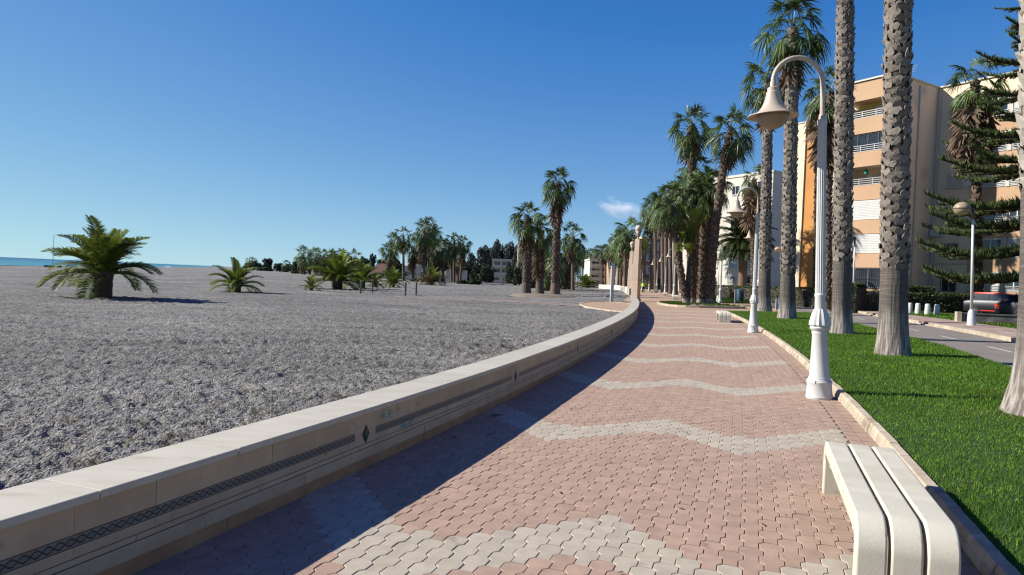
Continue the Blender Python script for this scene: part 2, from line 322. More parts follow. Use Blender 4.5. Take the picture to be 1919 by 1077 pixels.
# ------------------------------------------------------------------ mesh helpers
class MB:
    def __init__(s): s.v = []; s.f = []; s.m = []
    def add(s, vs_, fs, m=0):
        k = len(s.v); s.v += [tuple(p) for p in vs_]; s.f += [tuple(i + k for i in q) for q in fs]; s.m += [m] * len(fs); return s
    def box(s, x0, x1, y0, y1, z0, z1, m=0):
        return s.add([(x0, y0, z0), (x1, y0, z0), (x1, y1, z0), (x0, y1, z0), (x0, y0, z1), (x1, y0, z1), (x1, y1, z1), (x0, y1, z1)],
                     [(3, 2, 1, 0), (4, 5, 6, 7), (0, 1, 5, 4), (1, 2, 6, 5), (2, 3, 7, 6), (3, 0, 4, 7)], m)
    def hexa(s, c8, m=0):
        return s.add(c8, [(3, 2, 1, 0), (4, 5, 6, 7), (0, 1, 5, 4), (1, 2, 6, 5), (2, 3, 7, 6), (3, 0, 4, 7)], m)
    def lathe(s, prof, n=16, m=0, flute=0., nf=0, c=(0, 0, 0), caps=True):
        vs_, fs = [], []
        for r, z in prof:
            for i in range(n):
                a = 2 * math.pi * i / n; q = r * (1 + (flute * math.cos(nf * a) if nf else 0))
                vs_.append((c[0] + q * math.cos(a), c[1] + q * math.sin(a), c[2] + z))
        for j in range(len(prof) - 1):
            for i in range(n):
                k = (i + 1) % n; fs.append((j * n + i, j * n + k, j * n + n + k, j * n + n + i))
        if caps:
            fs.append(tuple(range(n - 1, -1, -1))); fs.append(tuple((len(prof) - 1) * n + i for i in range(n)))
        return s.add(vs_, fs, m)
    def tube(s, pts, rad, n=8, m=0, caps=True):
        pts = [Vector(p) for p in pts]; vs_, fs = [], []
        prev = None
        for j, p in enumerate(pts):
            d = (pts[min(j + 1, len(pts) - 1)] - pts[max(j - 1, 0)]).normalized()
            a = prev if prev is not None else (Vector((1, 0, 0)) if abs(d.x) < .9 else Vector((0, 1, 0)))
            a = (a - d * a.dot(d)).normalized(); prev = a; b = d.cross(a)
            r = rad[j] if isinstance(rad, (list, tuple)) else rad
            for i in range(n):
                t = 2 * math.pi * i / n; vs_.append(p + (a * math.cos(t) + b * math.sin(t)) * r)
        for j in range(len(pts) - 1):
            for i in range(n):
                k = (i + 1) % n; fs.append((j * n + i, j * n + k, j * n + n + k, j * n + n + i))
        if caps: fs.append(tuple(range(n - 1, -1, -1))); fs.append(tuple((len(pts) - 1) * n + i for i in range(n)))
        return s.add(vs_, fs, m)
    def merge(s, o, M=None, dm=0):
        vs_ = o.v if M is None else [tuple(M @ Vector(p)) for p in o.v]
        k = len(s.v); s.v += vs_; s.f += [tuple(i + k for i in q) for q in o.f]; s.m += [q + dm for q in o.m]; return s
    def mesh(s, name, mats, smooth=False):
        me = bpy.data.meshes.new(name); me.from_pydata(s.v, [], s.f)
        for q in (mats if isinstance(mats, (list, tuple)) else [mats]): me.materials.append(q)
        if any(s.m): me.polygons.foreach_set('material_index', s.m)
        if smooth: me.polygons.foreach_set('use_smooth', [True] * len(s.f))
        me.update(); return me
    def build(s, name, mats, parent=None, smooth=False, loc=(0, 0, 0), rz=0):
        return link(name, s.mesh(name, mats, smooth), parent, loc, rz)

def link(name, data, parent=None, loc=(0, 0, 0), rz=0, scale=None):
    o = bpy.data.objects.new(name, data); COL.objects.link(o); o.location = loc
    if rz: o.rotation_euler = (0, 0, rz)
    if scale: o.scale = (scale,) * 3 if isinstance(scale, (int, float)) else scale
    if parent: o.parent = parent
    return o
def smooth_by_angle(o, a=35):
    me = o.data; me.polygons.foreach_set('use_smooth', [True] * len(me.polygons)); me.set_sharp_from_angle(angle=R(a))
def tag(o, label=None, cat=None, group=None, kind=None):
    if label: o['label'] = label
    if cat: o['category'] = cat
    if group: o['group'] = group
    if kind: o['kind'] = kind
    return o
def thing(name, label, cat, loc=(0, 0, 0), rz=0, group=None):
    o = link(name, None, None, loc, rz); o.empty_display_size = .3; return tag(o, label, cat, group)
def dup(root, loc, rz=None, label=None, group=None, scale=None):
    r = root.copy(); COL.objects.link(r); r.location = loc
    if rz is not None: r.rotation_euler = (0, 0, rz)
    if label: r['label'] = label
    if group: r['group'] = group
    if scale: r.scale = (scale,) * 3
    for ch in [c for c in list(root.children)]:
        c = ch.copy(); COL.objects.link(c); c.parent = r
        for g in list(ch.children):
            d = g.copy(); COL.objects.link(d); d.parent = c
    return r
def np_mesh(name, V, F, mats, tint=None, mi=None, smooth=False):
    V = np.asarray(V, dtype=np.float32); F = np.asarray(F, dtype=np.int32); k = F.shape[1]
    me = bpy.data.meshes.new(name); me.vertices.add(len(V)); me.vertices.foreach_set('co', V.ravel())
    me.loops.add(F.size); me.loops.foreach_set('vertex_index', F.ravel())
    me.polygons.add(len(F)); me.polygons.foreach_set('loop_start', np.arange(0, F.size, k, dtype=np.int32))
    try: me.polygons.foreach_set('loop_total', np.full(len(F), k, dtype=np.int32))
    except Exception: pass
    for q in (mats if isinstance(mats, (list, tuple)) else [mats]): me.materials.append(q)
    if mi is not None: me.polygons.foreach_set('material_index', np.asarray(mi, dtype=np.int32))
    if smooth: me.polygons.foreach_set('use_smooth', np.ones(len(F), dtype=bool))
    if tint is not None:
        a = me.attributes.new('tint', 'FLOAT', 'FACE'); a.data.foreach_set('value', np.asarray(tint, dtype=np.float32))
    me.update(calc_edges=True); return me
def uv_unit(me, quad_index=0):
    """lay the unit square over one quad of a mesh as the UV layer 'tile'"""
    uv = me.uv_layers.new(name='tile'); p = me.polygons[quad_index]
    for li, c in zip(p.loop_indices, ((0, 0), (1, 0), (1, 1), (0, 1))): uv.data[li].uv = c
def vnoise(x, y, seed=0):
    xi = np.floor(x).astype(np.int64); yi = np.floor(y).astype(np.int64); fx = x - xi; fy = y - yi
    fx = fx * fx * (3 - 2 * fx); fy = fy * fy * (3 - 2 * fy)
    def h(a, b):
        n = (a * 374761393 + b * 668265263 + seed * 974711) & 0xffffffff
        n = ((n ^ (n >> 13)) * 1274126177) & 0xffffffff
        return ((n ^ (n >> 16)) & 0xffff) / 65535.
    return (h(xi, yi) * (1 - fx) + h(xi + 1, yi) * fx) * (1 - fy) + (h(xi, yi + 1) * (1 - fx) + h(xi + 1, yi + 1) * fx) * fy

# ------------------------------------------------------------------ plan curves (metres; x across, y away)
def interp(tab):
    ys = np.array([t[1] for t in tab], float); xs = np.array([t[0] for t in tab], float)
    def f(y): return float(np.interp(y, ys, xs)) if ys[0] <= y <= ys[-1] else (xs[0] + (y - ys[0]) * (xs[1] - xs[0]) / (ys[1] - ys[0]) if y < ys[0] else xs[-1] + (y - ys[-1]) * (xs[-1] - xs[-2]) / (ys[-1] - ys[-2]))
    return f
def wallx(y):                              # pavement-side face of the sea wall
    if y > 54: return wallx(54) + .185 * (y - 54)
    return 3.7575753e-07 * y**4 - 1.2664067e-05 * y**3 - .0031573245 * y * y + .387548527 * y - 3.198284852
def kerbx(y):                              # pavement-side face of the lawn kerb
    if y > 45: return kerbx(45) + .2 * (y - 45)
    return 2.3827681e-05 * y**3 - .00369746685 * y * y + .38232058 * y + 1.29362624
lawnx = interp([(6.2, 2), (6.95, 4), (8.25, 8), (10.02, 13.87), (11.28, 17.41), (12.2, 20.6), (13.2, 24.3), (13.9, 27.03), (15.2, 32), (16.4, 37), (21.5, 60), (34, 120)])
roadx = interp([(9.6, 2), (11.8, 9), (14.4, 17), (15.64, 21.13), (16.8, 25.05), (17.7, 28.28), (18.7, 32.0), (19.3, 34.9), (21.5, 42.9), (26, 62), (38, 120)])
walkx = interp([(13.6, 2), (17.6, 18), (19.55, 26.3), (20.8, 31.4), (22.05, 37.7), (24.0, 46), (28.5, 66), (41, 120)])
class Curve:
    def __init__(s, fx, y0, y1, step=.05):
        s.y = np.arange(y0, y1, step); s.x = np.array([fx(v) for v in s.y])
        s.s = np.concatenate([[0], np.cumsum(np.hypot(np.diff(s.x), np.diff(s.y)))]); s.len = s.s[-1]
    def p(s, t, off=0.):                   # point at arc length t, moved off metres to the right
        y = np.interp(t, s.s, s.y); x = np.interp(t, s.s, s.x)
        x2 = np.interp(t + .4, s.s, s.x) - np.interp(t - .4, s.s, s.x); y2 = np.interp(t + .4, s.s, s.y) - np.interp(t - .4, s.s, s.y)
        h = math.atan2(x2, y2)
        return Vector((x + off * math.cos(h), y - off * math.sin(h), 0)), h
    def at_y(s, y): return float(np.interp(y, s.y, s.s))
WALL = Curve(wallx, .5, 54); KERB = Curve(kerbx, .5, 64)

PINND = mat('dark_feather_frond', (.045, .068, .016), (.032, .05, .013), 2, .6, rnd=.3, trans=.2, spec=.25)
# ------------------------------------------------------------------ ground sheets
def strip(name, fl, fr, ys, dz, m, skirt=0., kind='structure', nx=6):
    """a sheet between two plan curves; it follows the gentle rise of the land; skirt = depth of its edge"""
    b = MB(); V = []
    for y in ys:
        xl, xr = fl(y), fr(y)
        for i in range(nx + 1):
            x = xl + (xr - xl) * i / nx; V.append((x, y, T(x) + dz))
    n = nx + 1; F = [(j * n + i, j * n + i + 1, j * n + n + i + 1, j * n + n + i) for j in range(len(ys) - 1) for i in range(nx)]
    b.add(V, F)
    if skirt:
        for side in (0, nx):
            W = []
            for j in range(len(ys)): p = V[j * n + side]; W += [p, (p[0], p[1], p[2] - skirt)]
            b.add(W, [(2 * j, 2 * j + 1, 2 * j + 3, 2 * j + 2) for j in range(len(ys) - 1)])
        for j in (0, len(ys) - 1):
            W = []
            for i in range(n): p = V[j * n + i]; W += [p, (p[0], p[1], p[2] - skirt)]
            b.add(W, [(2 * i, 2 * i + 1, 2 * i + 3, 2 * i + 2) for i in range(nx)])
    return tag(b.build(name, m), kind=kind)
ar = lambda a, b, s: list(np.arange(a, b + 1e-6, s))
# land: one sheet out to the horizon, under everything
b = MB(); gxs = [-900, -300, -60, -2, 0, 10, 30, 60, 200, 900, 4000]; gys = [-60, 0, 60, 150, 400, 900, 2500, 6000]
b.add([(x, y, T(x) - .30) for y in gys for x in gxs], [(j * 11 + i, j * 11 + i + 1, j * 11 + 12 + i, j * 11 + 11 + i) for j in range(7) for i in range(10)])
tag(b.build('ground', EARTH), kind='structure')
shore = interp([(-44, -8), (-111, 148), (-171, 322), (-640, 1500), (-2300, 5600)])
# beach: fan-shaped grid, fine close by, with churned lumps and tyre ruts
def beach():
    rs = [1.6]
    while rs[-1] < 60: rs.append(rs[-1] * 1.0046)
    while rs[-1] < 2200: rs.append(rs[-1] * 1.03)
    rs = np.array(rs); an = np.radians(np.linspace(-62, 16, 520))
    Rg, An = np.meshgrid(rs, an, indexing='ij'); X = Rg * np.sin(An); Y = Rg * np.cos(An)
    Z = SLOPE * np.clip(X, 0, 60) - .03
    lump = np.zeros_like(X)
    for k, (s, a) in enumerate(((.9, .016), (2.6, .020), (5.5, .030), (10, .036), (19, .024))):
        v = vnoise(X * s + 31 * k, Y * s * 1.35 + 17 * k, k); lump += a * (1 - np.abs(2 * v - 1)) if k < 2 else a * (v - .5) * 1.5
    c, s_ = math.cos(R(14)), math.sin(R(14)); U = X * c + Y * s_; Vv = -X * s_ + Y * c
    rut = vnoise(U * .10, Vv * 1.3, 9); rut = np.clip((np.abs(rut - .5) < .07).astype(float), 0, 1) * vnoise(U * .5, Vv * .3, 11)
    tread = rut * (.5 + .5 * np.sin(U * 22)) * .03
    big = .04 * (vnoise(X * .14, Y * .2, 21) - .5)
    fade = np.clip((Rg - 1) / 2, 0, 1)
    Z += (lump - .05) * fade + big - .085 * rut + tread
    wx = np.array([wallx(v) for v in np.clip(rs, 0, 400)]); WX = np.vectorize(lambda v: wallx(v))(np.clip(Y, .0, 600))
    Z = np.where(X > WX - .20, np.minimum(Z, SLOPE * np.clip(X, 0, 60) - .12), Z)
    SX = np.interp(Y, [-8, 148, 322, 1500, 5600], [-44, -111, -171, -640, -2300])
    d = np.clip((SX + 6 - X) / 10, 0, 1.5); Z -= .55 * d
    n = len(an); i = np.arange(len(rs) - 1)[:, None] * n + np.arange(n - 1)[None]
    F = np.stack([i, i + n, i + n + 1, i + 1], -1).reshape(-1, 4)[:, ::-1]
    V = np.stack([X, Y, Z], -1).reshape(-1, 3)
    return tag(link('beach', np_mesh('beach', V, F, SAND, smooth=True)), kind='structure')
beach()
# sea
def sea():
    ys = [-200, -8, 40, 90, 148, 230, 322, 600, 1000, 1500, 3000, 5600, 14000]; offs = [0, 6, 25, 80, 300, 900, 3000, 14000]
    V = [(shore(y) + 2 - o, y, -.16) for y in ys for o in offs]; n = len(offs)
    F = [(j * n + i, j * n + n + i, j * n + n + i + 1, j * n + i + 1)[::-1] for j in range(len(ys) - 1) for i in range(n - 1)]
    me = np_mesh('sea', V, F, SEA)
    a = me.attributes.new('offshore', 'FLOAT', 'POINT'); a.data.foreach_set('value', np.array([min(1, (o / 260) ** .7) for y in ys for o in offs], dtype=np.float32))
    return tag(link('sea', me), kind='structure')
sea()
def foam(cx, cy, L, W, seed, label):
    r = random.Random(seed); b = MB(); n = 26; d = Vector((-.36, .93, 0))
    V = []
    for i in range(n + 1):
        t = i / n; c = Vector((cx, cy, -.10)) + d * (t - .5) * L; w = W * math.sin(math.pi * t) * r.uniform(.6, 1.2) + .05
        q = Vector((d.y, -d.x, 0)); V += [c + q * w, c + Vector((0, 0, .35 * math.sin(math.pi * t) * r.uniform(.5, 1))), c - q * w]
    b.add(V, [f for i in range(n) for f in ((3 * i, 3 * i + 1, 3 * i + 4, 3 * i + 3), (3 * i + 1, 3 * i + 2, 3 * i + 5, 3 * i + 4))])
    tag(b.build('breaking_wave', FOAM), label, 'wave')
pf = at(316, 500.0); foam(pf.x - 2, pf.y + 3, 34, 1.6, 3, 'white breaking wave at the shoreline left of the small palms')

# ------------------------------------------------------------------ promenade: bed, pavers, edging bricks
PY1 = 38.5                                  # patterned paving ends here
strip('promenade', lambda y: wallx(y) - .1, lambda y: kerbx(y) + .05, ar(.5, PY1, .5), -.008, GROUT)
PROM = bpy.data.objects['promenade']
strip('promenade_plaza', lambda y: wallx(y) - .05 if y < 54 else wallx(54) + .19 * (y - 54) - .9, lambda y: lawnx(y) - .3 if 38.4 < y < 56.5 else kerbx(y) + (1.2 if y < 38.4 else -.1), ar(PY1, 56.5, .5) + ar(57.5, 200, 3), -.004, PAVE, skirt=.2)
UL, UP = .222, .1125                        # unit length, column pitch
def paver_shape(chip=0.):
    g = .0015; ch = .0285; w, l = .0695 - g, .0695 - g / 2
    octo = [(-w + ch, -l), (w - ch, -l), (w, -l + ch), (w, l - ch), (w - ch, l), (-w + ch, l), (-w, l - ch), (-w, -l + ch)]
    octo = [(x, y + .0405) for x, y in octo]
    rw = .0415 - g; y0, y1 = -.111 + g, -.0295 - g / 2
    rect = [(-rw, y0), (rw, y0), (rw, y1), (-rw, y1)]
    V, F = [], []
    for poly in (octo, rect):
        n = len(poly); k = len(V); cx = sum(p[0] for p in poly) / n; cy = sum(p[1] for p in poly) / n
        f = .0032; s = [((x - cx) * (1 - f / .06) + cx, (y - cy) * (1 - f / .06) + cy) for x, y in poly]
        V += [(x, y, 0) for x, y in s] + [(x, y, -.0028) for x, y in poly] + [(x, y, -.016) for x, y in poly]
        F.append(tuple(k + i for i in range(n)))
        for a in (0, n):
            for i in range(n):
                if a == n and poly is rect and i == 2: continue
                j = (i + 1) % n; F.append((k + a + n + i, k + a + n + j, k + a + j, k + a + i))
    return V, F
PV, PF = paver_shape()
def zig(c):                                 # wave of the cream bands, in half units, counted from the kerb side
    k = [(0, 0), (9, -9), (16, -2), (25, -11), (36, 0), (46, 10)]
    return round(2 * np.mean([np.interp(c + d, [q[0] for q in k], [q[1] for q in k]) for d in (-1.6, -.8, 0, .8, 1.6)])) / 2
s_ref = KERB.at_y(7.15) + .05               # along-kerb station of the second band at the kerb side
units = []
ncol = 40
for c in range(ncol):
    tt = .26 + .056 + c * UP
    for u in range(int(KERB.at_y(PY1) / UL) + 1):
        s = u * UL + (UL / 2 if c % 2 else 0)
        p, h = KERB.p(s, -tt)
        if p.y < 1.2 or p.x < wallx(p.y) - .06 or p.y > PY1: continue
        ph = (s - s_ref - zig(c) * UL / 2) / (16 * UL)
        cream = abs(ph - round(ph)) * 16 < (1.85 if round(ph) < 0 else 1.70)
        units.append((p, h, cream, c))
vis = []
for i, (p, h, cr, c) in enumerate(units):
    px, py, w = proj((p.x, p.y, T(p.x)))
    inb = -20 < px < 1935 and py < 1085 and w > .5
    vis.append((0 if inb else 1, p.y * p.y + p.x * p.x, i))
near = set(i for a, d, i in sorted(vis)[:300])
pm = {}
for cr, mm in ((0, PINK), (1, CREAM)):
    b = MB(); b.add(PV, PF); pm[cr] = b.mesh('paver', mm)
Vb, Fb8, bulk = np.array(PV), PF, ([], [])
rr = random.Random(4)
acc = {0: [[], [], []], 1: [[], [], []]}
for i, (p, h, cr, c) in enumerate(units):
    z = T(p.x) + rr.uniform(-.0015, .0015); tl = rr.uniform(-.012, .012)
    if rr.random() < .012: z -= rr.uniform(.003, .006)
    if i in near:
        o = link('paver', pm[int(cr)], PROM, (p.x, p.y, z)); o.rotation_euler = (rr.uniform(-.012, .012), tl, -h + rr.uniform(-.012, .012)); continue
    ca, sa = math.cos(-h), math.sin(-h); V = Vb.copy(); x = V[:, 0] * ca - V[:, 1] * sa; y = V[:, 0] * sa + V[:, 1] * ca
    W = np.stack([x + p.x, y + p.y, V[:, 2] + z + tl * V[:, 0]], -1)
    a = acc[int(cr)]; k = len(a[0]) * len(PV); a[0].append(W); a[1] += [tuple(j + k for j in f) for f in PF]; a[2] += [rr.random()] * len(PF)
for cr, mm in ((0, PINK), (1, CREAM)):
    a = acc[cr]; me = bpy.data.meshes.new('paver_field'); me.from_pydata(np.concatenate(a[0]).tolist(), [], a[1]); me.materials.append(mm)
    at_ = me.attributes.new('tint', 'FLOAT', 'FACE'); at_.data.foreach_set('value', np.array(a[2], dtype=np.float32)); me.update()
    tag(link('paver_field', me, PROM), kind='stuff')
# two rows of straight edging bricks along the kerb
brick = MB().box(-.056, .056, -.105, .105, -.016, 0).mesh('edging_brick', PINK)
n_near = 0; far_b = MB()
for row in (0, 1):
    s = KERB.at_y(1.6)
    while s < KERB.at_y(PY1) - .2:
        p, h = KERB.p(s, -(.06 + row * .122)); loc = (p.x, p.y, T(p.x) + .003 + rr.uniform(-.001, .001))
        if p.y < 16: link('edging_brick', brick, PROM, loc, -h)
        else: far_b.merge(MB().box(-.056, .056, -.105, .105, -.016, 0), Matrix.Translation(loc) @ Matrix.Rotation(-h, 4, 'Z'))
        s += .216
tag(far_b.build('edging_brick_rows', PINK, PROM), kind='stuff')

# ------------------------------------------------------------------ sea wall
wall = thing('sea_wall', 'low curved stone sea wall with pale cap and tiled border between beach and promenade', 'wall')
def wpiece(s0, s1, o0, o1, z0, z1, cv=WALL, gap=.002, bev=0.):
    a0, h = cv.p(s0 + gap, o0); a1, _ = cv.p(s0 + gap, o1); b0, _ = cv.p(s1 - gap, o0); b1, _ = cv.p(s1 - gap, o1)
    za, zb = T(a1.x), T(b1.x)
    return [(a0.x, a0.y, za + z0), (a1.x, a1.y, za + z0), (b1.x, b1.y, zb + z0), (b0.x, b0.y, zb + z0),
            (a0.x, a0.y, za + z1), (a1.x, a1.y, za + z1), (b1.x, b1.y, zb + z1), (b0.x, b0.y, zb + z1)]
def run(name, L, s0, s1, o0, o1, z0, z1, m, jit=0., gap=.002, cv=WALL, par=None, bevel=0.):
    s = s0
    while s < s1 - .02:
        e = min(s + L, s1); j = rr.uniform(-jit, jit)
        o = MB().hexa(wpiece(s, e, o0, o1 + j, z0, z1 + (j if z1 > .48 else 0), cv, gap)).build(name, m, par or wall)
        if bevel and s < 22:
            q = o.modifiers.new('edge', 'BEVEL'); q.width = bevel; q.segments = 2
        s = e
SE = WALL.len - .3
b = MB(); s = .3
while s < SE:
    e = min(s + .9, SE); b.hexa(wpiece(s, e, -.34, -.018, -.25, .454, gap=0)); s = e
b.build('mortar_core', CORE, wall)
dia_s = [WALL.at_y(v) for v in (5.56, 9.22, 13.05, 17.6, 21.9, 26.5, 31.2, 36, 41, 46, 51)]
run('cap_slab', .93, WALL.at_y(3.28) - 3 * .93, SE, -.372, .030, .456, .5, CAPST, .0025, .0022, bevel=.006)
run('wall_panel', .46, WALL.at_y(5.56) - 11.5 * .46, 24, -.018, 0, .316, .454, LIME, .0015, .0012)
run('wall_panel', .46, WALL.at_y(5.56) - 11.5 * .46, 24, -.018, 0, .203, .254, LIME, .0015, .0012)
run('wall_panel', .93, 24, SE, -.018, 0, .203, .254, LIME, .0015, .003); run('wall_panel', .93, 24, SE, -.018, 0, .316, .454, LIME, .0015, .003)
run('string_course', .93, WALL.at_y(3.5) - 3 * .93, SE, -.018, .003, .170, .199, LIME, .001)
run('base_slab', .93, WALL.at_y(3.5) - 3.5 * .93, SE, -.018, .009, .087, .166, LIME, .0015)
run('plinth_stone', 1.3, WALL.at_y(3.5) - 2.5 * 1.3, SE, -.018, .002, -.05, .084, PLINTH, .002)
# border tiles, with gaps left for the diamonds
tl_ = .21
tm = MB(); tm.hexa([(-.5 * tl_ + .001, -.004, -.03), (.5 * tl_ - .001, -.004, -.03), (.5 * tl_ - .001, .0, -.03), (-.5 * tl_ + .001, .0, -.03),
                   (-.5 * tl_ + .001, -.004, .03), (.5 * tl_ - .001, -.004, .03), (.5 * tl_ - .001, .0, .03), (-.5 * tl_ + .001, .0, .03)])
tm = tm.mesh('border_tile', BORDER); uv_unit(tm, 2)     # front face (toward -y in tile space)
edges = [.3] + [v for d in dia_s for v in (d - .16, d + .16)] + [SE]
fm = MB()
for k in range(0, len(edges), 2):
    a, e = edges[k], edges[k + 1]; n = max(1, int((e - a) / tl_)); step = (e - a) / n
    for i in range(n):
        p, h = WALL.p(a + (i + .5) * step, -.0035)
        o = link('border_tile', tm, wall, (p.x, p.y, T(p.x) + .285)); o.rotation_euler = (0, 0, math.pi / 2 - h); o.scale = (step / tl_, 1, 1)
    for (za, zb) in ((.281, .343),): pass
# stone infill round each diamond + the green diamond tile in its frame
dm = MB()
def dia(r, zr, y0, y1, m):
    k = [(-r, 0), (0, -zr), (r, 0), (0, zr)]; dm.add([(x, y0, z) for x, z in k] + [(x, y1, z) for x, z in k], [(0, 1, 2, 3), (4, 7, 6, 5), (0, 4, 5, 1), (1, 5, 6, 2), (2, 6, 7, 3), (3, 7, 4, 0)], m)
dia(.052, .074, -.006, .01, 0); dia(.030, .045, -.009, .0, 1)
dm = dm.mesh('diamond_tile', [DARKT, GREENT])
for d in dia_s:
    MB().hexa(wpiece(d - .16, d + .16, -.018, -.001, .2545, .3155)).build('wall_panel', LIME, wall)
    p, h = WALL.p(d, .0); link('diamond_tile', dm, wall, (p.x, p.y, T(p.x) + .285), math.pi / 2 - h)
for d, z, L, hh in ((.33, .385, .16, .045), (.72, .228, .22, .04)):
    p, h = WALL.p(dia_s[0] + d, .004); me = MB().add([(-L, 0, -hh), (L, 0, -hh), (L, 0, hh), (-L, 0, hh)], [(0, 1, 2, 3)]).mesh('paint_smear', SMEAR); uv_unit(me, 0)
    link('paint_smear', me, wall, (p.x, p.y, T(p.x) + z), math.pi / 2 - h)

# ------------------------------------------------------------------ kerb, lawn, road, sidewalk
kerb = thing('lawn_kerb', 'weathered pale stone kerb edging the lawn beside the promenade', 'kerb')
def kblock(s0, s1, cv, par, h0=.115):
    b = MB(); prof = [(0, -.1), (.0, .055), (.014, .062), (.014, h0 - .03), (.03, h0), (.10, h0 + .004), (.118, h0 - .015), (.12, -.1)]
    j = rr.uniform(-.006, .006); V = []
    for s in (s0 + .004, s1 - .004):
        for o, z in prof: p, h = cv.p(s, o + j); V.append((p.x, p.y, T(p.x) + z + j * .6))
    n = len(prof); b.add(V, [(i, i + 1, n + i + 1, n + i) for i in range(n - 1)] + [tuple(range(n - 1, -1, -1)), tuple(range(n, 2 * n))])
    return b.build('kerb_stone', KERBM, par)
s = KERB.at_y(1.8)
while KERB.p(s)[0].y < 36.6: kblock(s, s + .5, KERB, kerb); s += .5
lawn_y = ar(1.8, 36.8, .5)
tag(strip('lawn', lambda y: kerbx(y) + .11, lawnx, lawn_y + [37.6, 38.2], .085, LAWN, skirt=.2), kind='structure')
strip('road', lambda y: lawnx(y) - .25, lambda y: roadx(y), ar(-6, 60, 2) + ar(65, 160, 5), -.03, ASPH)
# dropped section of the far kerb at the driveway
strip('sidewalk', lambda y: roadx(y) + .14, walkx, ar(-6, 33.4, 1) + ar(34, 60, 2) + ar(65, 160, 5), .10, SIDEW, skirt=.3)
RK = Curve(roadx, 3, 120); rkerb = thing('road_kerb', 'pale kerb stones along the far side of the road', 'kerb')
s = 0.
while s < RK.len - 1:
    p, h = RK.p(s); drop = 34 < p.y < 38.5 or 28.6 < p.y < 30
    z1 = .015 if drop else .105
    MB().hexa([(v[0], v[1], v[2]) for v in wpiece(s, s + 1, 0, .15, -.2, z1, RK, .004)]).build('kerb_stone', KERBM, rkerb); s += 1.
strip('verge', walkx, lambda y: walkx(y) + 14, ar(-6, 60, 2) + ar(65, 160, 5), .07, LAWN)
strip('parking_area', lambda y: walkx(y) + 3.2, lambda y: walkx(y) + 9, ar(33.2, 39.6, .4), .078, ASPH)
lane = tag(MB().build('lane_marking', MARK), kind='structure')
mid = lambda y: lawnx(y) * .47 + roadx(y) * .53
CL = Curve(mid, 2, 110); dash = MB()
for i in range(24):
    s = CL.at_y(17.2) - 3.9 * 3 + i * 4.1; q = wpiece(s, s + 1.7, -.05, .05, -.027, -.0255, CL, 0) if s > 0 else None
    if q: dash.hexa(q)
bpy.data.objects.remove(lane); tag(dash.build('lane_marking', MARK), kind='structure')

# grass: individual blades over the lawn, denser close by
def blades(n, y0, y1, fl, fr, dz, hmin, hmax, w, name, seed, power=1.0):
    g = np.random.default_rng(seed); u = g.random(n) ** power; y = y0 * (y1 / y0) ** u
    xl = np.interp(y, np.arange(y0, y1 + 1, .5), [fl(v) for v in np.arange(y0, y1 + 1, .5)]); xr = np.interp(y, np.arange(y0, y1 + 1, .5), [fr(v) for v in np.arange(y0, y1 + 1, .5)])
    x = xl + (xr - xl) * g.random(n); z = SLOPE * np.clip(x, 0, 60) + dz
    dist = np.hypot(x, y); sc = np.clip(dist / 7, 1, 4) ** .6
    patch = vnoise(x * .9, y * .9, 3) * .6 + vnoise(x * 3.1, y * 3.1, 4) * .4
    h = (hmin + (hmax - hmin) * g.random(n) ** 1.6) * (.6 + .8 * patch) * np.clip(sc, 1, 1.5); ww = w * sc * (.7 + .6 * g.random(n))
    a = g.random(n) * 2 * math.pi; lean = g.random(n) * .9 * h; la = a + g.normal(0, .8, n) + 1.57
    dx, dy = np.cos(a) * ww / 2, np.sin(a) * ww / 2; lx, ly = np.cos(la) * lean, np.sin(la) * lean
    P = np.stack([x, y, z], -1)
    V = np.empty((n, 5, 3)); V[:, 0] = P + np.stack([-dx, -dy, 0 * x], -1); V[:, 1] = P + np.stack([dx, dy, 0 * x], -1)
    V[:, 2] = P + np.stack([dx * .8 + lx * .35, dy * .8 + ly * .35, h * .55], -1); V[:, 3] = P + np.stack([-dx * .8 + lx * .35, -dy * .8 + ly * .35, h * .55], -1)
    V[:, 4] = P + np.stack([lx, ly, h], -1)
    i = np.arange(n)[:, None] * 5
    F = np.concatenate([i + [[0, 1, 2]], i + [[0, 2, 3]], i + [[3, 2, 4]]], 1).reshape(-1, 3)
    t = np.repeat(np.clip(g.random(n) * .6 + patch * .4, 0, 1), 3)
    return tag(link(name, np_mesh(name, V.reshape(-1, 3), F, BLADE, tint=t)), kind='stuff')
blades(330000, 2.2, 38, lambda y: kerbx(y) + .12, lambda y: lawnx(y) - .02, .08, .014, .046, .0042, 'grass', 5, 1.0)
blades(16000, 18, 48, lambda y: walkx(y) + .05, lambda y: walkx(y) + 3.1, .07, .03, .08, .009, 'verge_grass', 6)
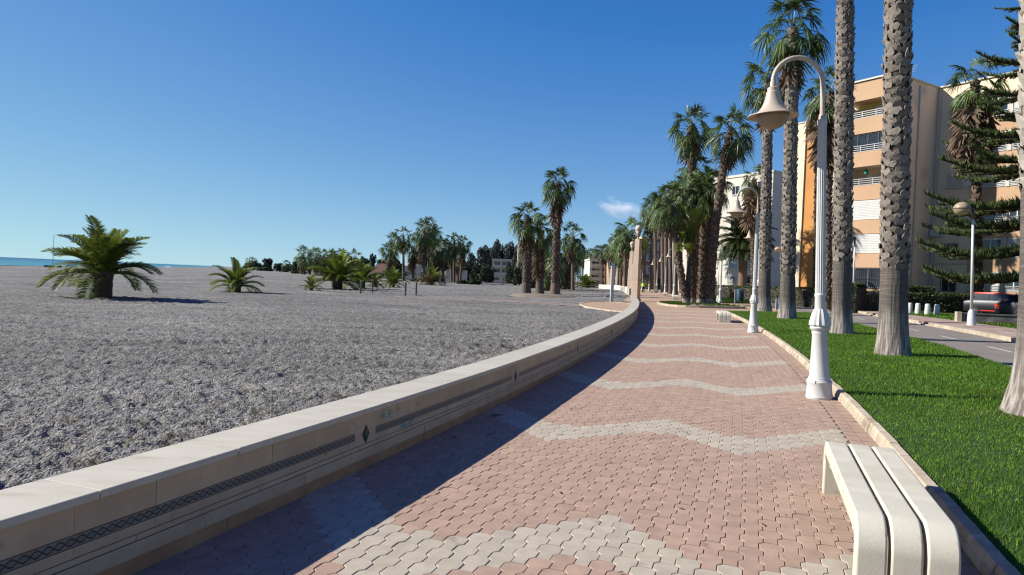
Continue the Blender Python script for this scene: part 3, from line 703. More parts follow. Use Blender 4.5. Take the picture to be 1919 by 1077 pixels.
# little weeds, pebbles on the beach by the wall
def beach_bits():
    g = np.random.default_rng(12); V, F, t = [], [], []
    for c in range(210):
        y = 2.5 * (26 / 2.5) ** g.random(); x = wallx(y) - .45 - abs(g.normal(0, 1.3)) - (3.5 if g.random() < .12 else 0)
        for k in range(int(g.integers(6, 26))):
            a = g.random() * 6.28; r = abs(g.normal(0, .09)); px, py = x + r * math.cos(a), y + r * math.sin(a); L = .03 + .05 * g.random(); w = .006
            z = T(px) - .02; b = g.random() * 6.28; k0 = len(V)
            V += [(px - w, py, z), (px + w, py, z), (px + L * math.cos(b), py + L * math.sin(b), z + L * .8)]; F.append((k0, k0 + 1, k0 + 2)); t.append(g.random())
    tag(link('dry_weeds', np_mesh('dry_weeds', V, F, DRY, tint=t)), kind='stuff')
    V, F, t = [], [], []
    for c in range(16000):
        y = 2.5 * (30 / 2.5) ** g.random(); x = wallx(y) - .4 - 14 * g.random() ** 1.7; s = .004 + .013 * g.random() ** 4
        z = T(x) - .022 + s; k0 = len(V); q = g.random() * 6
        P = [(math.cos(q + 2.1 * i) * s, math.sin(q + 2.1 * i) * s * .8, -s * .4) for i in range(3)] + [(0, 0, s * .7)]
        V += [(x + a, y + b_, z + c_) for a, b_, c_ in P]; F += [(k0, k0 + 1, k0 + 3), (k0 + 1, k0 + 2, k0 + 3), (k0 + 2, k0, k0 + 3)]; t += [g.random()] * 3
    tag(link('pebbles', np_mesh('pebbles', V, F, PEB, tint=t)), kind='stuff')
beach_bits()
# brick-paved landing and path on the sand
pl = MB(); ang = [R(a) for a in range(-10, 200, 6)]; c0 = Vector((7.0, 43.6, 0)); ring = []
for a in [R(v) for v in range(0, 360, 8)]:
    p = c0 + Vector((math.cos(a) * 2.4, math.sin(a) * 8.2, 0)); p.x = min(p.x, wallx(p.y) - .36); ring.append((p.x, p.y, T(p.x) - .012))
pl.add(ring, [tuple(range(len(ring)))])
tag(pl.build('beach_landing', PAVE), kind='structure')
for a in range(45):
    pass
edge = thing('landing_edging', 'thin pale stone edging round the brick landing on the sand', 'edging')
eb = MB(); n = len(ring)
for i in range(n):
    a, b2 = Vector(ring[i]), Vector(ring[(i + 1) % n]); d = (b2 - a).normalized(); q = Vector((d.y, -d.x, 0)) * .12
    eb.hexa([a + Vector((0, 0, -.1)), a + q + Vector((0, 0, -.1)), b2 + q + Vector((0, 0, -.1)), b2 + Vector((0, 0, -.1)), a + Vector((0, 0, .03)), a + q + Vector((0, 0, .03)), b2 + q + Vector((0, 0, .03)), b2 + Vector((0, 0, .03))])
eb.build('edging_stone', KERBM, edge)
path = MB(); q0 = [at(740, 553), at(900, 559.5), at(1000, 563.5), at(1108, 570)]; q1 = [at(740, 555), at(900, 562.0), at(1000, 566.5), at(1108, 574)]
path.add([(p.x, p.y, T(p.x) - .048) for p in q0] + [(p.x, p.y, T(p.x) - .048) for p in q1], [(4, 5, 1, 0), (5, 6, 2, 1), (6, 7, 3, 2)])
tag(path.build('beach_path', mat('sandy_brick_path', (.32, .21, .155), (.21, .185, .165), .9, .95, spread=(.42, .6))), kind='structure')

# a few dry leaves blown onto the lawn and the paving
def leaves():
    g = random.Random(31); b = MB()
    for i in range(110):
        y = 3.2 * (24 / 3.2) ** g.random(); on = g.random() < .72
        x = (kerbx(y) + .2 + (lawnx(y) - kerbx(y) - .3) * g.random()) if on else (wallx(y) + .1 + (kerbx(y) - wallx(y) - .2) * g.random() ** .5)
        z = T(x) + (.125 if on else .006); a = g.random() * 6.28; L = g.uniform(.012, .038); w = L * .4; t = g.uniform(-.008, .012)
        c, s = math.cos(a), math.sin(a); P = [(-L, 0, 0), (0, -w, t), (L, 0, abs(t)), (0, w, t + .004)]
        b.add([(x + p * c - q * s, y + p * s + q * c, z + r_) for p, q, r_ in P], [(0, 1, 2, 3)])
    tag(b.build('fallen_leaves', DEAD), kind='stuff')
leaves()
# ------------------------------------------------------------------ palms: frond meshes per elevation (gravity and wind are baked in)
def fan_frond(elev, seed, nseg=34, droop=.5, Lp=1.22, Lb=.86, mats=(None,), dead=False, ragged=.0):
    r = random.Random(seed); b = MB(); e = R(elev)
    pts = []; p = Vector((0, 0, 0)); pit = e
    for i in range(6):
        pts.append(p.copy()); p = p + Vector((math.cos(pit), 0, math.sin(pit))) * Lp / 5; pit -= .10 * (1 + droop) * max(.25, math.cos(pit))
    b.tube(pts, [.032, .026, .022, .018, .015, .012], 4, 1)
    base = pts[-1]; f = Vector((math.cos(pit), 0, math.sin(pit))); y = Vector((0, 1, 0)); nrm = f.cross(y) * -1
    rollt = r.uniform(-.9, .9); q = Matrix.Rotation(rollt, 3, f); y = q @ y; nrm = q @ nrm
    wind = Vector((r.uniform(-.1, .1), r.uniform(-.25, .25), 0))
    span = 128
    for i in range(nseg):
        a = R(-span + 2 * span * i / (nseg - 1) + r.uniform(-3, 3)); d = f * math.cos(a) + y * math.sin(a); side = f * -math.sin(a) + y * math.cos(a)
        cup = nrm * (.18 * math.sin(abs(a)) if not dead else -.3)
        L = Lb * (.70 + .32 * math.cos(a * .8)) * r.uniform(.82, 1.1); dr = droop * r.uniform(.65, 1.35) * (1.2 if dead else 1)
        sp = 2 * R(span) / nseg
        tl = r.uniform(-.5, .5) + (.5 if i % 2 else -.5); sd = side * math.cos(tl) + nrm * math.sin(tl)
        V = []
        for t, wf in ((.04, 1.0), (.48, 1.0), (.76, .62), (1.0, .08)):
            c = base + (d + cup * (1 - t)) * L * t + Vector((0, 0, -1)) * dr * L * t ** 2.3 + wind * t ** 2
            if t > .42: c += Vector((r.uniform(-.05, .05), r.uniform(-.05, .05), r.uniform(-.05, .03))) * L
            w = max(.006, min(L * t, .50 * L) * sp * .72 * wf) if t > .1 else .012
            if ragged and t > .4: w *= .8
            V += [c - sd * w, c + sd * w]
        b.add(V, [(0, 1, 3, 2), (2, 3, 5, 4), (4, 5, 7, 6)], 0)
    return b
EL = [82, 60, 38, 15, -10, -35]
FANB = {(e, k): fan_frond(e, 10 * j + k, droop=(.28, .42, .58, .66, .66, .55)[j]) for j, e in enumerate(EL) for k in (0, 1, 2)}
FANM = {k: b.mesh('frond', [FAN, FANY]) for k, b in FANB.items()}
DEADB = [fan_frond(-62, 90 + k, 16, .25, .55, .95, dead=True) for k in range(3)]
DEADM = [b.mesh('dead_frond', [DEAD, DEAD]) for b in DEADB]
def feather_frond(elev, seed, L=2.3, n=46, arch=1.15):
    r = random.Random(seed); b = MB(); pit = R(elev); p = Vector((0, 0, 0)); pts = []; ds = []
    N = 12
    for i in range(N + 1):
        d = Vector((math.cos(pit), 0, math.sin(pit))); pts.append(p.copy()); ds.append(d); p = p + d * L / N; pit -= arch * (.35 + 1.3 * i / N) / N * max(.35, math.cos(pit) + .25)
    b.tube(pts, [.03 * (1 - .85 * i / N) + .003 for i in range(N + 1)], 4, 1)
    for k in range(n):
        t = .10 + .90 * k / (n - 1); f = t * N; i = min(int(f), N - 1); c = pts[i].lerp(pts[i + 1], f - i); d = ds[i]
        upv = Vector((0, 1, 0)).cross(d) * -1
        ll = (.16 + .46 * math.sin(math.pi * min(1, .12 + .86 * t)) ** .7) * (L / 2.3) * r.uniform(.85, 1.1)
        for s in (-1, 1):
            o = (d * .62 + Vector((0, s, 0)) * .72 + upv * (.34 + r.uniform(-.12, .12))).normalized()
            w = .024 * L / 2.3; wd = (d * .8 - Vector((0, s, 0)) * .5).normalized() * w
            m = c + o * ll * .5 + Vector((0, 0, .01)); e = c + o * ll + Vector((0, 0, -.16 * ll))
            b.add([c - wd * .5, c + wd * .5, m + wd, m - wd, e], [(0, 1, 2, 3), (3, 2, 4)], 0)
    return b
FEL = [80, 62, 45, 28, 10, -12]
FEAM = {(e, k): feather_frond(e, 200 + 10 * j + k).mesh('frond', [PINN, PINNS]) for j, e in enumerate(FEL) for k in (0, 1)}
WILTM = [feather_frond(e, 300 + e, arch=1.9).mesh('frond', [BROWNF, PINNS]) for e in (60, 40, 25, 5)]

def fan_crown(parent, top, sc, n=30, seed=0, dead=0, skirt=2.0, dsc=1., e0=84, e1=-30, windy=0., part=True):
    r = random.Random(seed)
    for i in range(n):
        f = (i + .5) / n; e = e0 + (e1 - e0) * f ** .9 + r.uniform(-8, 8); az = i * 2.39996 + r.uniform(-.25, .25)
        c = min(EL, key=lambda v: abs(v - e)); az += windy * math.sin(az) * .5
        o = link('frond', FANM[(c, r.randrange(3))], parent, (top[0], top[1], top[2] - .45 * f * sc), az, sc * r.uniform(.85, 1.12))
        o.rotation_euler = (r.uniform(-.12, .12), r.uniform(-.1, .1), az)
    for i in range(dead):
        f = (i + .5) / dead; az = i * 2.39996
        o = link('dead_frond', DEADM[i % 3], parent, (top[0], top[1], top[2] - .5 * sc - skirt * f), az, sc * dsc * r.uniform(.75, 1.1)); o.rotation_euler = (r.uniform(-.1, .1), r.uniform(.0, .35) - .28 * (dsc - 1), az)
def bezier(a, c, b, n):
    return [a * (1 - t) ** 2 + c * 2 * t * (1 - t) + b * t * t for t in [i / n for i in range(n + 1)]]
def boot_mesh(seed):
    """one old leaf base: a curved flap, narrow at the foot, split into two prongs, standing off the trunk"""
    r = random.Random(seed); b = MB(); w = .165 * r.uniform(.85, 1.15)
    out = [(-.11, -.11, .0), (.11, -.11, .0), (w, .02, .018), (.10 + r.uniform(-.03, .03), .10 + r.uniform(-.04, .05), .046 + r.uniform(-.015, .025)), (r.uniform(-.04, .05), .05 + r.uniform(-.03, .04), .034), (-.09 + r.uniform(-.03, .03), .11 + r.uniform(-.05, .06), .048 + r.uniform(-.015, .03)), (-w, .02, .018)]
    V = [(d, x, z) for x, z, d in out]; k = len(V)
    V += [(d - .022 - .012 * (z > .1), x * .96, z) for x, z, d in out]
    c = len(V); V += [(.036, 0, 0.0)]
    F = [(i, (i + 1) % k, c) for i in range(k)] + [(i, k + i, k + (i + 1) % k, (i + 1) % k) for i in range(k)]
    return b.add(V, F)
BOOTS = [boot_mesh(s) for s in range(9)]
BOOTM = {m.name: [b.mesh('leaf_base', m) for b in BOOTS] for m in (BOOT, BOOTW)}
def boots(parent, axis_pt, rad, z0, z1, m, dz=.092, per=5, size=1., single=0, zsee=(0, 99), seed=0):
    """spiral of leaf bases from z0 to z1; the first `single` seen from the camera are objects, the rest one joined part"""
    r = random.Random(seed); J = []; z = z0; i = 0; cand = []
    while z < z1:
        a = i * 2 * math.pi * (2 / (2 * per + 1)) + r.uniform(-.16, .16); cand.append((z, a)); z += dz / per * size * 1.45; i += 1
    bx = axis_pt(z0); Vc = math.atan2(-bx.y, -bx.x)
    def facing(z, a):
        return zsee[0] <= z <= zsee[1] and math.cos(a - Vc) > -.15
    seen = [c for c in cand if facing(*c)][:single]; ss = set(seen); join = MB(); tint = []
    for z0_, a in cand:
        z = z0_; p = axis_pt(z); q = rad(z); s = size * r.uniform(.78, 1.2); q += r.uniform(-.012, .012); z += r.uniform(-.035, .035); k = r.randrange(9)
        M = Matrix.Translation((p.x + q * math.cos(a), p.y + q * math.sin(a), z)) @ Matrix.Rotation(a, 4, 'Z') @ Matrix.Rotation(r.uniform(-.12, .16), 4, 'Y') @ Matrix.Rotation(r.uniform(-.35, .35), 4, 'X') @ Matrix.Scale(s, 4)
        if (z0_, a) in ss:
            o = link('leaf_base', BOOTM[m.name][k], parent) ; o.matrix_local = parent.matrix_basis.inverted() @ M
        else:
            join.merge(BOOTS[k], M); tint += [r.random()] * len(BOOTS[k].f)
    if join.v:
        me = join.mesh('leaf_bases', m); at_ = me.attributes.new('tint', 'FLOAT', 'FACE'); at_.data.foreach_set('value', np.array(tint, dtype=np.float32))
        o = link('leaf_bases', me, parent); o.matrix_local = parent.matrix_basis.inverted(); tag(o, kind='stuff')
def trunk_axis(b, t, bend=0.):
    c = (b + t) / 2 + Vector((bend, 0, 0)); n = 40; P = bezier(b, c, t, n); zs = [p.z for p in P]
    def f(z): return Vector((np.interp(z, zs, [p.x for p in P]), np.interp(z, zs, [p.y for p in P]), z))
    return f
def fan_palm(label, base, top, r0, r1, sc, boot_from=None, single=0, zsee=(0, 99), bm=None, n=30, dead=0, skirt=2., seed=0, group=None, bend=0., flare=1.35, sides=20, bsize=1., crown=True, name='fan_palm', e1=-30, bark=None, dz=.092, e0=84, dsc=1.):
    b = Vector(base); t = Vector(top); o = thing(name, label, 'palm tree', b, 0, group); bpy.context.view_layer.update()
    ax = trunk_axis(b, t, bend); H = t.z - b.z; r = random.Random(seed)
    def rad(z):
        f = (z - b.z) / H; q = r0 + (r1 - r0) * min(1, f * 1.0); return q * (1 + (flare - 1) * math.exp(-max(0, z - b.z) / .45))
    m = MB(); n_ = 36; V = []; zz = [b.z - .25 + (H + .25) * (i / n_) ** 1.15 for i in range(n_ + 1)]
    F = []
    ph = [r.uniform(0, 6.28) for _ in range(3)]
    for j, z in enumerate(zz):
        p = ax(max(z, b.z)); q = rad(z) - (.03 if (boot_from is not None and z > boot_from) else 0)
        for i in range(sides):
            a = 2 * math.pi * i / sides; k = 1 + .02 * math.sin(3 * a + ph[0] + z) + .012 * math.sin(7 * a + ph[1])
            if z - b.z < .5: k += .03 * math.sin(9 * a + ph[2]) * (1 - (z - b.z) / .5)
            V.append((p.x + q * k * math.cos(a), p.y + q * k * math.sin(a), z))
    for j in range(n_):
        for i in range(sides): k = (i + 1) % sides; F.append((j * sides + i, j * sides + k, j * sides + sides + k, j * sides + sides + i))
    F.append(tuple(n_ * sides + i for i in range(sides)))
    m.add(V, F); mi = [0 if (boot_from is None or V[f[0]][2] < boot_from) else 1 for f in F]; m.m = mi
    tr = m.build('trunk', [bark or BARKS, BOOTC], o, smooth=True); tr.matrix_local = o.matrix_basis.inverted()
    if boot_from is not None:
        boots(o, ax, lambda z: rad(z) - .02, boot_from + .05, t.z - .1, bm or BOOT, single=single, zsee=zsee, seed=seed, size=bsize, per=5, dz=dz)
    if crown:
        fan_crown(o, t - b, sc, n, seed, dead, skirt, dsc, e1=e1, e0=e0)
    return o
G_ROW = 'tall fan palms in the lawn beside the road'
def two(bpx, bpy_, tpx, tpy):
    b = at(bpx, bpy_); return b, atd(tpx, tpy, b.y)
# the five big trunks in the lawn
b1, _ = two(1964, 790, 0, 0); t1 = atd(1969, 0, b1.y); t1 = b1 + (t1 - b1) * (11.5 / (t1.z - b1.z))
fan_palm('huge palm trunk cropped by the right edge, with pale ragged leaf bases above head height', b1, t1, .30, .26, 1.25, up(b1, 365), 300, (0, 7), BOOTW, 26, seed=1, group=G_ROW, sides=28, flare=1.75, bsize=.8)
b2, t2 = two(1673, 672, 1684, 0); t2 = b2 + (t2 - b2) * (13.5 / (t2.z - b2.z))
fan_palm('thick palm trunk right of the white lamp post, its smooth flared foot in the lawn', b2, t2, .285, .235, 1.25, up(b2, 508), 300, (0, 9.6), BOOT, 26, seed=2, group=G_ROW, sides=28, flare=1.42, bsize=.8)
b3, t3 = two(1577, 630, 1584, 0); t3 = b3 + (t3 - b3) * (15.5 / (t3.z - b3.z))
fan_palm('tall palm trunk on the lawn just behind the nearest lamp post, with ragged leaf bases', b3, t3, .285, .225, 1.25, up(b3, 492), 300, (0, 12.), BOOT, 26, seed=3, group=G_ROW, sides=24, flare=1.33, bsize=.8)
b4, t4 = two(1475, 600, 1486, 52)
fan_palm('tall palm with the highest visible crown, seen behind the arched arm of the nearest lamp', b4, t4, .33, .24, .88, up(b4, 515), 0, bm=BOOT, n=30, dead=14, skirt=1.5, seed=4, group=G_ROW, flare=1.4, e1=-34, dz=.1, bsize=.85)
b5, t5 = two(1432, 585, 1440, 150)
fan_palm('tall palm right behind the second lamp post, its crown left of the arched lamp head', b5, t5, .34, .23, .86, up(b5, 510), 0, bm=BOOT, n=26, dead=12, skirt=1.6, seed=5, group=G_ROW, flare=1.35, e1=-34, dz=.1, bsize=.85)

# clump in the kerbed island
G_CL = 'palms growing from the kerbed island'
cl = [((1287, 571), (1256, 372), .25, .19, .86, 'leftmost leaning palm of the clump in the kerbed island', 30, -.15),
      ((1297, 569), (1290, 350), .27, .2, .86, 'dark trunked palm second from the left in the kerbed island', 30, .0),
      ((1312, 570), (1320, 365), .25, .2, .86, 'reddish trunked palm in the middle of the kerbed island', 30, .1),
      ((1320, 570), (1334, 345), .27, .22, .86, 'slim palm right of the middle of the kerbed island', 28, .1),
      ((1303, 566), (1306, 320), .28, .24, .86, 'palm at the back of the kerbed island with its crown above the others', 30, 0),
      ((1330, 572), (1369, 244), .29, .22, 1.02, 'tall palm leaning right out of the kerbed island', 30, -.5),
      ((1300, 567), (1296, 238), .34, .34, 1.02, 'tallest thick straight palm standing in the kerbed island', 30, .0)]
for i, (bp, tp, r0, r1, sc, lb, n, bd) in enumerate(cl):
    b, t = two(*bp, *tp)
    fan_palm(lb, b, t, r0, r1, sc, b.z + .4, 0, bm=BOOTB, n=n, dead=8 if i < 5 else 12, skirt=1.2, seed=20 + i, group=G_CL, bend=bd, flare=1.15, e1=-38, sides=14, dz=.13, bsize=1.05)
# long-leaved young feather palm in the clump
b = at(1296, 572); o = thing('young_feather_palm', 'young feather palm with long upright leaves among the island clump', 'palm tree', (b.x, b.y + 1.2, b.z))
MB().lathe([(.2, -.1), (.22, .4), (.16, 3.4), (.1, 3.7)], 10).build('trunk', BOOTC, o, True)
for i in range(11):
    e = (80, 80, 80, 80, 62, 80, 62, 28)[i % 8]; link('frond', FEAM[(e, i % 2)], o, (0, 0, 3.6), i * 2.4, random.uniform(1.1, 1.7))

# fan palms with skirts near the buildings
def skirt_palm(lb, px, y, top_py, r, sc, n, dead, skirt, seed, tpx=None, boot=True):
    b = gx(px, y); z = up(b, top_py); t = atd(tpx or px, top_py, y)
    return fan_palm(lb, b, t, r, r * .9, sc, b.z + .3 if boot else None, 0, bm=BOOTB, n=n, dead=dead, skirt=skirt, seed=seed, flare=1.1, sides=14, dz=.15, bsize=1.1, bark=BARKF, e1=-40, dsc=1.5)
skirt_palm('palm with a shaggy brown skirt behind the nearest lamp post, before the ochre wall', 1553, 47, 172, .20, .95, 24, 60, 3.2, 41, 1556)
skirt_palm('thin small-headed palm beside the ochre wall', 1530, 50, 182, .14, .65, 14, 18, 1.2, 42, 1534)
skirt_palm('shaggy palm in front of the white apartment block, half behind the second lamp', 1413, 68, 335, .25, .85, 20, 50, 3.0, 43)
skirt_palm('palm with a huge skirt of dead leaves behind the norfolk pine branches', 1836, 44, 150, .27, 1.05, 22, 90, 3.4, 44, 1828)
# date palm with orange fruit
b = gx(1391, 78); o = thing('date_palm', 'date palm with hanging orange fruit clusters in front of the white apartment block', 'palm tree', b)
zt = up(b, 452) - b.z
m = MB(); m.lathe([(.62, -.1), (.5, .5), (.46, zt * .5), (.5, zt - .6), (.75, zt - .1), (.3, zt + .3)], 14); m.build('trunk', BOOTB, o, True)
r_ = random.Random(3)
DFM = {k: (lambda m: (m.materials.clear(), m.materials.append(PINND), m.materials.append(PINNS), m)[-1])(v.copy()) for k, v in FEAM.items()}
for i in range(90):
    e = 82 - 112 * ((i + .5) / 90) ** .9; c = min(FEL, key=lambda v: abs(v - e)); link('frond', DFM[(c, i % 2)], o, (0, 0, zt), i * 2.39996, r_.uniform(1.4, 1.75))
for k, (az, rr_) in enumerate(((3.4, .8), (4.3, .85), (5.2, .9), (5.9, .8))):
    c = MB()
    for i in range(160):
        p = Vector((r_.gauss(0, .20), r_.gauss(0, .20), r_.gauss(0, .35))); s = .055
        c.add([(p.x + s, p.y, p.z), (p.x - s * .5, p.y + s, p.z), (p.x - s * .5, p.y - s, p.z), (p.x, p.y, p.z + s * 1.4), (p.x, p.y, p.z - s * 1.4)], [(0, 1, 3), (1, 2, 3), (2, 0, 3), (1, 0, 4), (2, 1, 4), (0, 2, 4)])
    c.build('fruit_cluster', DATES, o, loc=(rr_ * 1.3 * math.cos(az), rr_ * 1.3 * math.sin(az), zt - .3 - .15 * (k % 2)))

# the trio on the sand
G_TR = 'three fan palms on the sandy mound'
def beach_palm(lb, bp, tp, r0, r1, sc, n, dead, sk, seed, e1=-38, bend=0):
    b, t = two(*bp, *tp); return fan_palm(lb, b, t, r0, r1, sc, b.z + 1.2, 0, bm=BOOTB, n=n, dead=dead, skirt=sk, seed=seed, group=G_TR, bark=BARKF, flare=1.35, sides=14, dz=.16, bsize=1.2, e1=e1, bend=bend)
beach_palm('left palm of the three on the sandy mound, with a brown skirt', (986, 551), (990, 408), .46, .38, 1.08, 34, 34, 2.6, 61)
beach_palm('middle palm of the three on the sandy mound, with the longest dead skirt', (1011, 549), (1013, 432), .44, .40, 1.05, 30, 60, 3.9, 62)
beach_palm('right and tallest palm of the three on the sandy mound', (1040, 553), (1046, 344), .46, .33, 1.08, 34, 26, 2.6, 63)
md = MB(); c0 = at(1018, 555); r_ = random.Random(9); n = 26; V = [(c0.x, c0.y, T(c0.x) + .24)]
for j, f in enumerate((.5, .85, 1.0)):
    for i in range(n): a = 2 * math.pi * i / n; V.append((c0.x + 3.3 * f * math.cos(a) * r_.uniform(.92, 1.06), c0.y + 3.0 * f * math.sin(a), T(c0.x) + (.22, .14, -.12)[j] * r_.uniform(.85, 1.1)))
F = [(0, 1 + i, 1 + (i + 1) % n) for i in range(n)] + [(1 + j * n + i, 1 + (j + 1) * n + i, 1 + (j + 1) * n + (i + 1) % n, 1 + j * n + (i + 1) % n) for j in (0, 1) for i in range(n)]
md.add(V, F); tag(md.build('sand_mound', EARTH, smooth=True), kind='structure')

# low feather palms on the sand
def low_palm(lb, px, py, top_py, w_px, seed, n=44, wilt=0, trunk=.8, group='low feather palms on the sand', e0=84, e1=6):
    b = at(px, py); d = b.y; wid = w_px / FPX * d; s = wid / 2 / 2.28; ht = up(b, top_py) - b.z
    o = thing('low_feather_palm', lb, 'palm tree', b, 0, group); r = random.Random(seed); hz = max(.12, min(trunk * s, ht - 1.95 * s))
    m = MB(); k = 12; prof = [(.30 * s, -.1), (.36 * s, .1 * s), (.34 * s, hz * .7), (.40 * s, hz), (.2 * s, hz + .25 * s)]; m.lathe(prof, k, 0)
    m.build('trunk', BARKF, o, True)
    st = MB()
    for i in range(70):
        a = i * 2.4; z = hz * (i / 70); st.merge(BOOTS[i % 5], Matrix.Translation(((.33 * s) * math.cos(a), (.33 * s) * math.sin(a), z)) @ Matrix.Rotation(a, 4, 'Z') @ Matrix.Scale(.7 * s, 4))
    tag(st.build('leaf_bases', BOOTB, o), kind='stuff')
    for i in range(n):
        f = (i + .5) / n; e = e0 + (e1 - e0) * f ** 1.0 + r.uniform(-13, 13); c = min(FEL, key=lambda v: abs(v - e)); az = i * 2.39996 + r.uniform(-.2, .2)
        me = WILTM[i % 4] if i >= n - wilt else FEAM[(c, r.randrange(2))]
        q = link('frond', me, o, (.12 * s * math.cos(az), .12 * s * math.sin(az), hz + .12 * s * (1 - f)), az, s * r.uniform(.8, 1.12)); q.rotation_euler = (r.uniform(-.15, .15), 0, az)
    return o
low_palm('largest low feather palm alone on the left of the beach, with a stubby trunk', 193, 555, 424, 194, 71, 58, 0, .95)
low_palm('small low palm with sparse leaves, second from the left on the beach', 443, 545, 487, 100, 72, 38, 0, .35)
low_palm('tiny palm in front left of the beach palm cluster', 583, 543, 517, 46, 73, 20, 0, .2)
low_palm('bushy yellow green palm, biggest of the beach palm cluster', 632, 540, 474, 112, 74, 56, 0, .5)
low_palm('rounded palm beside the biggest of the beach palm cluster', 678, 539, 487, 76, 75, 44, 0, .6)
low_palm('small bright palm between two posts on the beach', 703, 537, 511, 40, 76, 24, 0, .2)
low_palm('bright upright young palm left of the pair of wooden posts', 735, 537, 504, 62, 77, 32, 0, .4)
low_palm('half wilted brown low palm in front of the white beach house', 808, 533, 505, 62, 78, 34, 20, .7)
low_palm('round dark green palm bush by the far row of palms', 1098, 538, 513, 50, 79, 60, 0, .1, e1=-25)

# far fan palms: trunk and crown meshes shared by all
def far_crown(seed, n=20, dead=8, sk=1.5, e1=-38):
    b = MB(); r = random.Random(seed)
    for i in range(n):
        f = (i + .5) / n; e = 84 + (e1 - 84) * f ** .9; c = min(EL, key=lambda v: abs(v - e)); az = i * 2.39996 + r.uniform(-.2, .2)
        b.merge(FANB[(c, r.randrange(3))], Matrix.Translation((0, 0, -.4 * f)) @ Matrix.Rotation(az, 4, 'Z') @ Matrix.Rotation(r.uniform(-.12, .12), 4, 'X') @ Matrix.Scale(r.uniform(.85, 1.1), 4))
    for i in range(dead):
        b.merge(DEADB[i % 3], Matrix.Translation((0, 0, -.4 - sk * (i + .5) / dead)) @ Matrix.Rotation(i * 2.4, 4, 'Z') @ Matrix.Scale(.9, 4), 2)
    return b.mesh('crown', [FAN, FANY, DEAD, DEAD])
FARC = [far_crown(400 + k, 20, 8) for k in range(3)] + [far_crown(410 + k, 20, 26, 2.6) for k in range(2)]
FART = MB().lathe([(1.25, 0), (1.02, .04), (.95, .3), (.9, .7), (.85, 1)], 9).mesh('trunk', BARKF, True)
def far_palm(px, y, top_py, sc, r, lb, group, k, tpx=None):
    b = gx(px, y); t = atd(tpx or px, top_py, y); o = thing('fan_palm', lb, 'palm tree', b, 0, group)
    h = t.z - b.z; q = link('trunk', FART, o); q.scale = (r, r, h); ln = math.atan2(t.x - b.x, h); q.rotation_euler = (0, ln, 0)
    link('crown', FARC[k % 5], o, t - b, k * 1.7, sc); return o
G1 = 'palms in front of the white beach house'
for i, (px, y, tp, sc, r, lb) in enumerate([
    (731, 165, 470, 1.5, .5, 'shortest broad palm at the left of the beach house palms'), (738, 185, 452, 1.5, .4, 'palm tucked behind the left of the beach house palms'),
    (756, 170, 442, 1.6, .33, 'slim tall palm at the left corner of the white beach house'), (773, 168, 462, 1.6, .45, 'dark palm with long skirt left of the tallest beach house palms'),
    (794, 165, 432, 2.0, .42, 'broad tall palm in the middle of the white beach house'), (803, 175, 424, 1.6, .4, 'highest palm above the white beach house'),
    (812, 178, 437, 1.7, .4, 'palm just right of the highest one above the white beach house'), (818, 172, 470, 1.6, .5, 'low palm with long skirt at the right part of the white beach house'),
    (830, 172, 466, 1.6, .4, 'palm at the right corner of the white beach house'), (851, 180, 452, 1.6, .33, 'twin trunk palm right of the white beach house, front one'),
    (846, 186, 458, 1.5, .33, 'palm behind the twin trunk right of the white beach house'), (862, 184, 456, 1.5, .33, 'leaning palm with a heart shaped crown right of the white beach house'),
    (858, 190, 488, 1.4, .35, 'low dark palm behind the leaning palm')]):
    far_palm(px, y, tp, sc, r, lb, G1, (3, 0, 1, 3, 4, 2, 3, 4, 0, 1, 3, 4, 2)[i], 868 if i == 11 else None)
G2 = 'palms at the far left end of the beach'
for i, (px, y, tp, sc, lb) in enumerate([(569, 230, 478, 2.0, 'leftmost tall palm of the far grove behind the beach'), (580, 240, 482, 1.9, 'second palm of the far grove behind the beach'),
    (592, 235, 480, 2.0, 'bushy palm of the far grove above the tiny beach palm'), (606, 250, 480, 1.8, 'palm of the far grove left of the bushy beach palm'),
    (640, 250, 480, 2.0, 'palm of the far grove right behind the bushy beach palm'), (664, 240, 484, 2.1, 'palm of the far grove above the rounded beach palm'), (620, 260, 479, 1.9, 'palm of the far grove peeking over the bushy beach palm'),
    (468, 420, 489, 1.6, 'far little palm at the left tip of the shore grove'), (474, 430, 488, 1.6, 'second far little palm at the tip of the shore grove'), (537, 380, 496, 1.8, 'far palm in the gap of the shore grove')]):
    far_palm(px, y, tp, sc, .4, lb, G2, i)
G3 = 'palms right of the sandy mound'
for i, (px, y, tp, sc, lb) in enumerate([(1074, 105, 443, 1.35, 'slim palm standing clear to the right of the sandy mound'), (1060, 112, 468, 1.5, 'dark palm directly behind the tallest mound palm'), (1066, 118, 480, 1.6, 'skirted palm between the mound palms and the slim one'),
    (1027, 112, 470, 1.6, 'shaggy palm in the gap between the middle and right mound palms'), (1030, 100, 500, 1.5, 'low palm in the gap of the mound palms'), (996, 125, 478, 1.7, 'shaggy palm seen behind the left mound palm')]):
    far_palm(px, y, tp, sc, .3, lb, G3, (0, 3, 4, 3, 4, 4)[i])
G4 = 'far row of palms along the promenade, left side'
